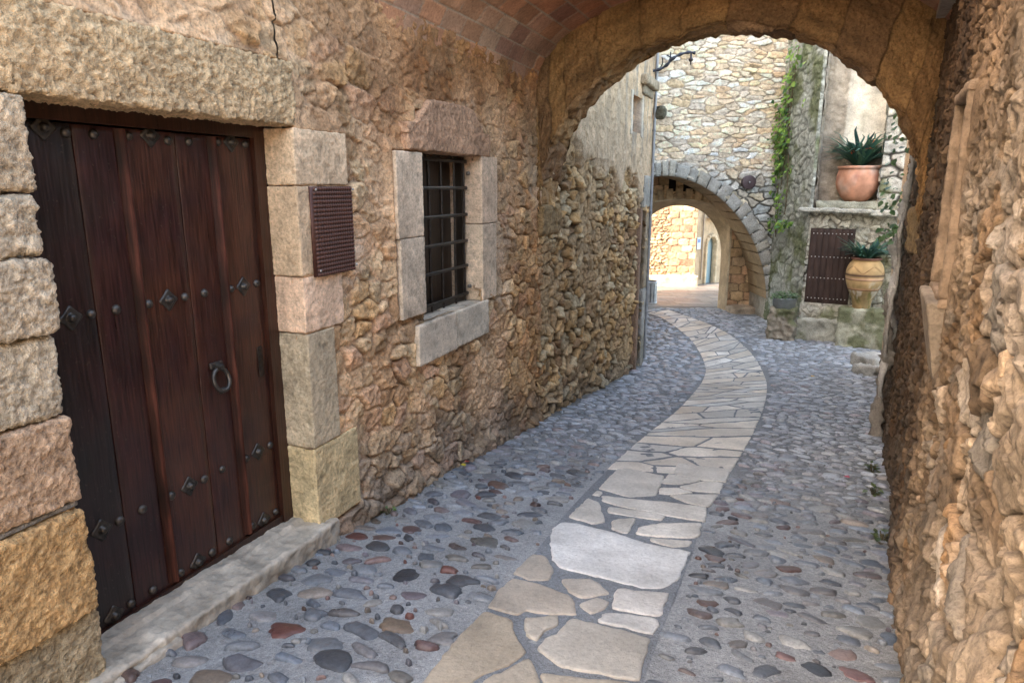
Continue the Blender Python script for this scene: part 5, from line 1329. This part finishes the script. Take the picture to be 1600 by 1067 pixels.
DP2 = thing('downpipe', tuple(W5(.4, .06, -2.1)), 'thin brown downpipe on the cream house right of the blue sign', 'pipe')
m = MB(); tube(m, [W5(.42, .06, z) for z in np.linspace(-1.9, 5.8, 10)], .03, (.3, .25, .2), 8); m.build('pipe', M_ZINC, DP2)

# ------------------------------------------------------------------ weeds and fallen leaves
def weed(s, w, seed, label, nL=14, size=.035, hh=.05, cols=((.06, .09, .03), (.1, .13, .05), (.12, .1, .04))):
    x, y, _ = WL(s, w, 0); z = float(zgw(s, w)); bush('weed', np.array([x, y, z]), nL, .05, hh, size, list(cols), seed, label, 'weed')['group'] = 'weeds along the wall feet'
weed(2.55, 2.9, 31, 'tuft of dark weed at the foot of the right wall, middle of three', 26, .04, .08)
weed(1.55, 2.83, 32, 'tuft of dark weed at the foot of the right wall, nearest of three', 26, .035, .08)
weed(3.3, 2.98, 33, 'tuft of dark weed at the foot of the right wall, farthest of three', 22, .04, .09)
weed(.62, .06, 34, 'little green weed at the foot of the left wall by the door sill', 14, .02, .03, ((.12, .2, .03), (.08, .15, .03)))
def fallen(s, w, col, seed, label, size=.05):
    rr = random.Random(seed); m = MB(); x, y, _ = WL(s, w, 0); z = float(zg(s, y)) + .026
    leaf(m, (x, y, z), (rr.gauss(0, 1), rr.gauss(0, 1), .05), (0, 0, 1), size, col, rr)
    o = m.build('fallen_leaf', M_LEAF); tag(o, label, 'leaf', 'fallen leaves on the paving')
fallen(1.62, .1, (.6, .5, .05), 41, 'yellow fallen leaf lying at the foot of the left wall')
fallen(1.75, .07, (.45, .08, .05), 42, 'red fallen leaf lying at the foot of the left wall')
fallen(9.1, 2.75, (.7, .42, .05), 43, 'orange fallen leaf on the cobbles in the courtyard', .07)
fallen(2.9, 2.78, (.5, .08, .12), 44, 'crimson fallen leaf at the foot of the right wall')

# ------------------------------------------------------------------ light and camera
w = bpy.data.worlds.new('World'); sc.world = w; w.use_nodes = True
N = w.node_tree.nodes; L = w.node_tree.links
SUN_TO = Vector((-.80, -.38, .0)).normalized(); EL = math.radians(38)
sky = N.new('ShaderNodeTexSky'); sky.sky_type = 'NISHITA'; sky.sun_disc = False; sky.sun_elevation = EL
sky.sun_rotation = math.atan2(SUN_TO.x, SUN_TO.y); sky.dust_density = 2.5; sky.air_density = 1.0; sky.ozone_density = 1.0
wb = N.new('ShaderNodeMix'); wb.data_type = 'RGBA'; wb.blend_type = 'MULTIPLY'; wb.inputs[0].default_value = 1; wb.inputs[7].default_value = (1.13, 1.0, .82, 1)
L.new(sky.outputs[0], wb.inputs[6]); L.new(wb.outputs[2], N['Background'].inputs[0]); N['Background'].inputs[1].default_value = .15
sd = bpy.data.lights.new('sun', 'SUN'); sd.energy = 2.0; sd.angle = math.radians(.5); sd.color = (1, .93, .82)
so = bpy.data.objects.new('sun', sd); COL.objects.link(so)
dirv = -Vector((SUN_TO.x * math.cos(EL), SUN_TO.y * math.cos(EL), math.sin(EL)))
so.rotation_euler = dirv.to_track_quat('-Z', 'Y').to_euler(); so.location = (-10, -5, 15)
cd = bpy.data.cameras.new('camera'); cd.sensor_width = 36; cd.lens = 24.0; cd.clip_start = .05; cd.clip_end = 600
cam = bpy.data.objects.new('camera', cd); COL.objects.link(cam); cam.location = (0, 0, 1.74)
cam.rotation_euler = (math.radians(90) - math.atan(243 / 1067), 0, 0)
sc.camera = cam
sc.view_settings.view_transform = 'Standard'; sc.view_settings.look = 'None'; sc.view_settings.exposure = 0; sc.view_settings.gamma = 1
sc.render.engine = 'CYCLES'; sc.cycles.use_denoising = True; sc.cycles.max_bounces = 10; sc.cycles.diffuse_bounces = 7
sc.cycles.film_exposure = 9.8; sc.cycles.caustics_reflective = False; sc.cycles.caustics_refractive = False
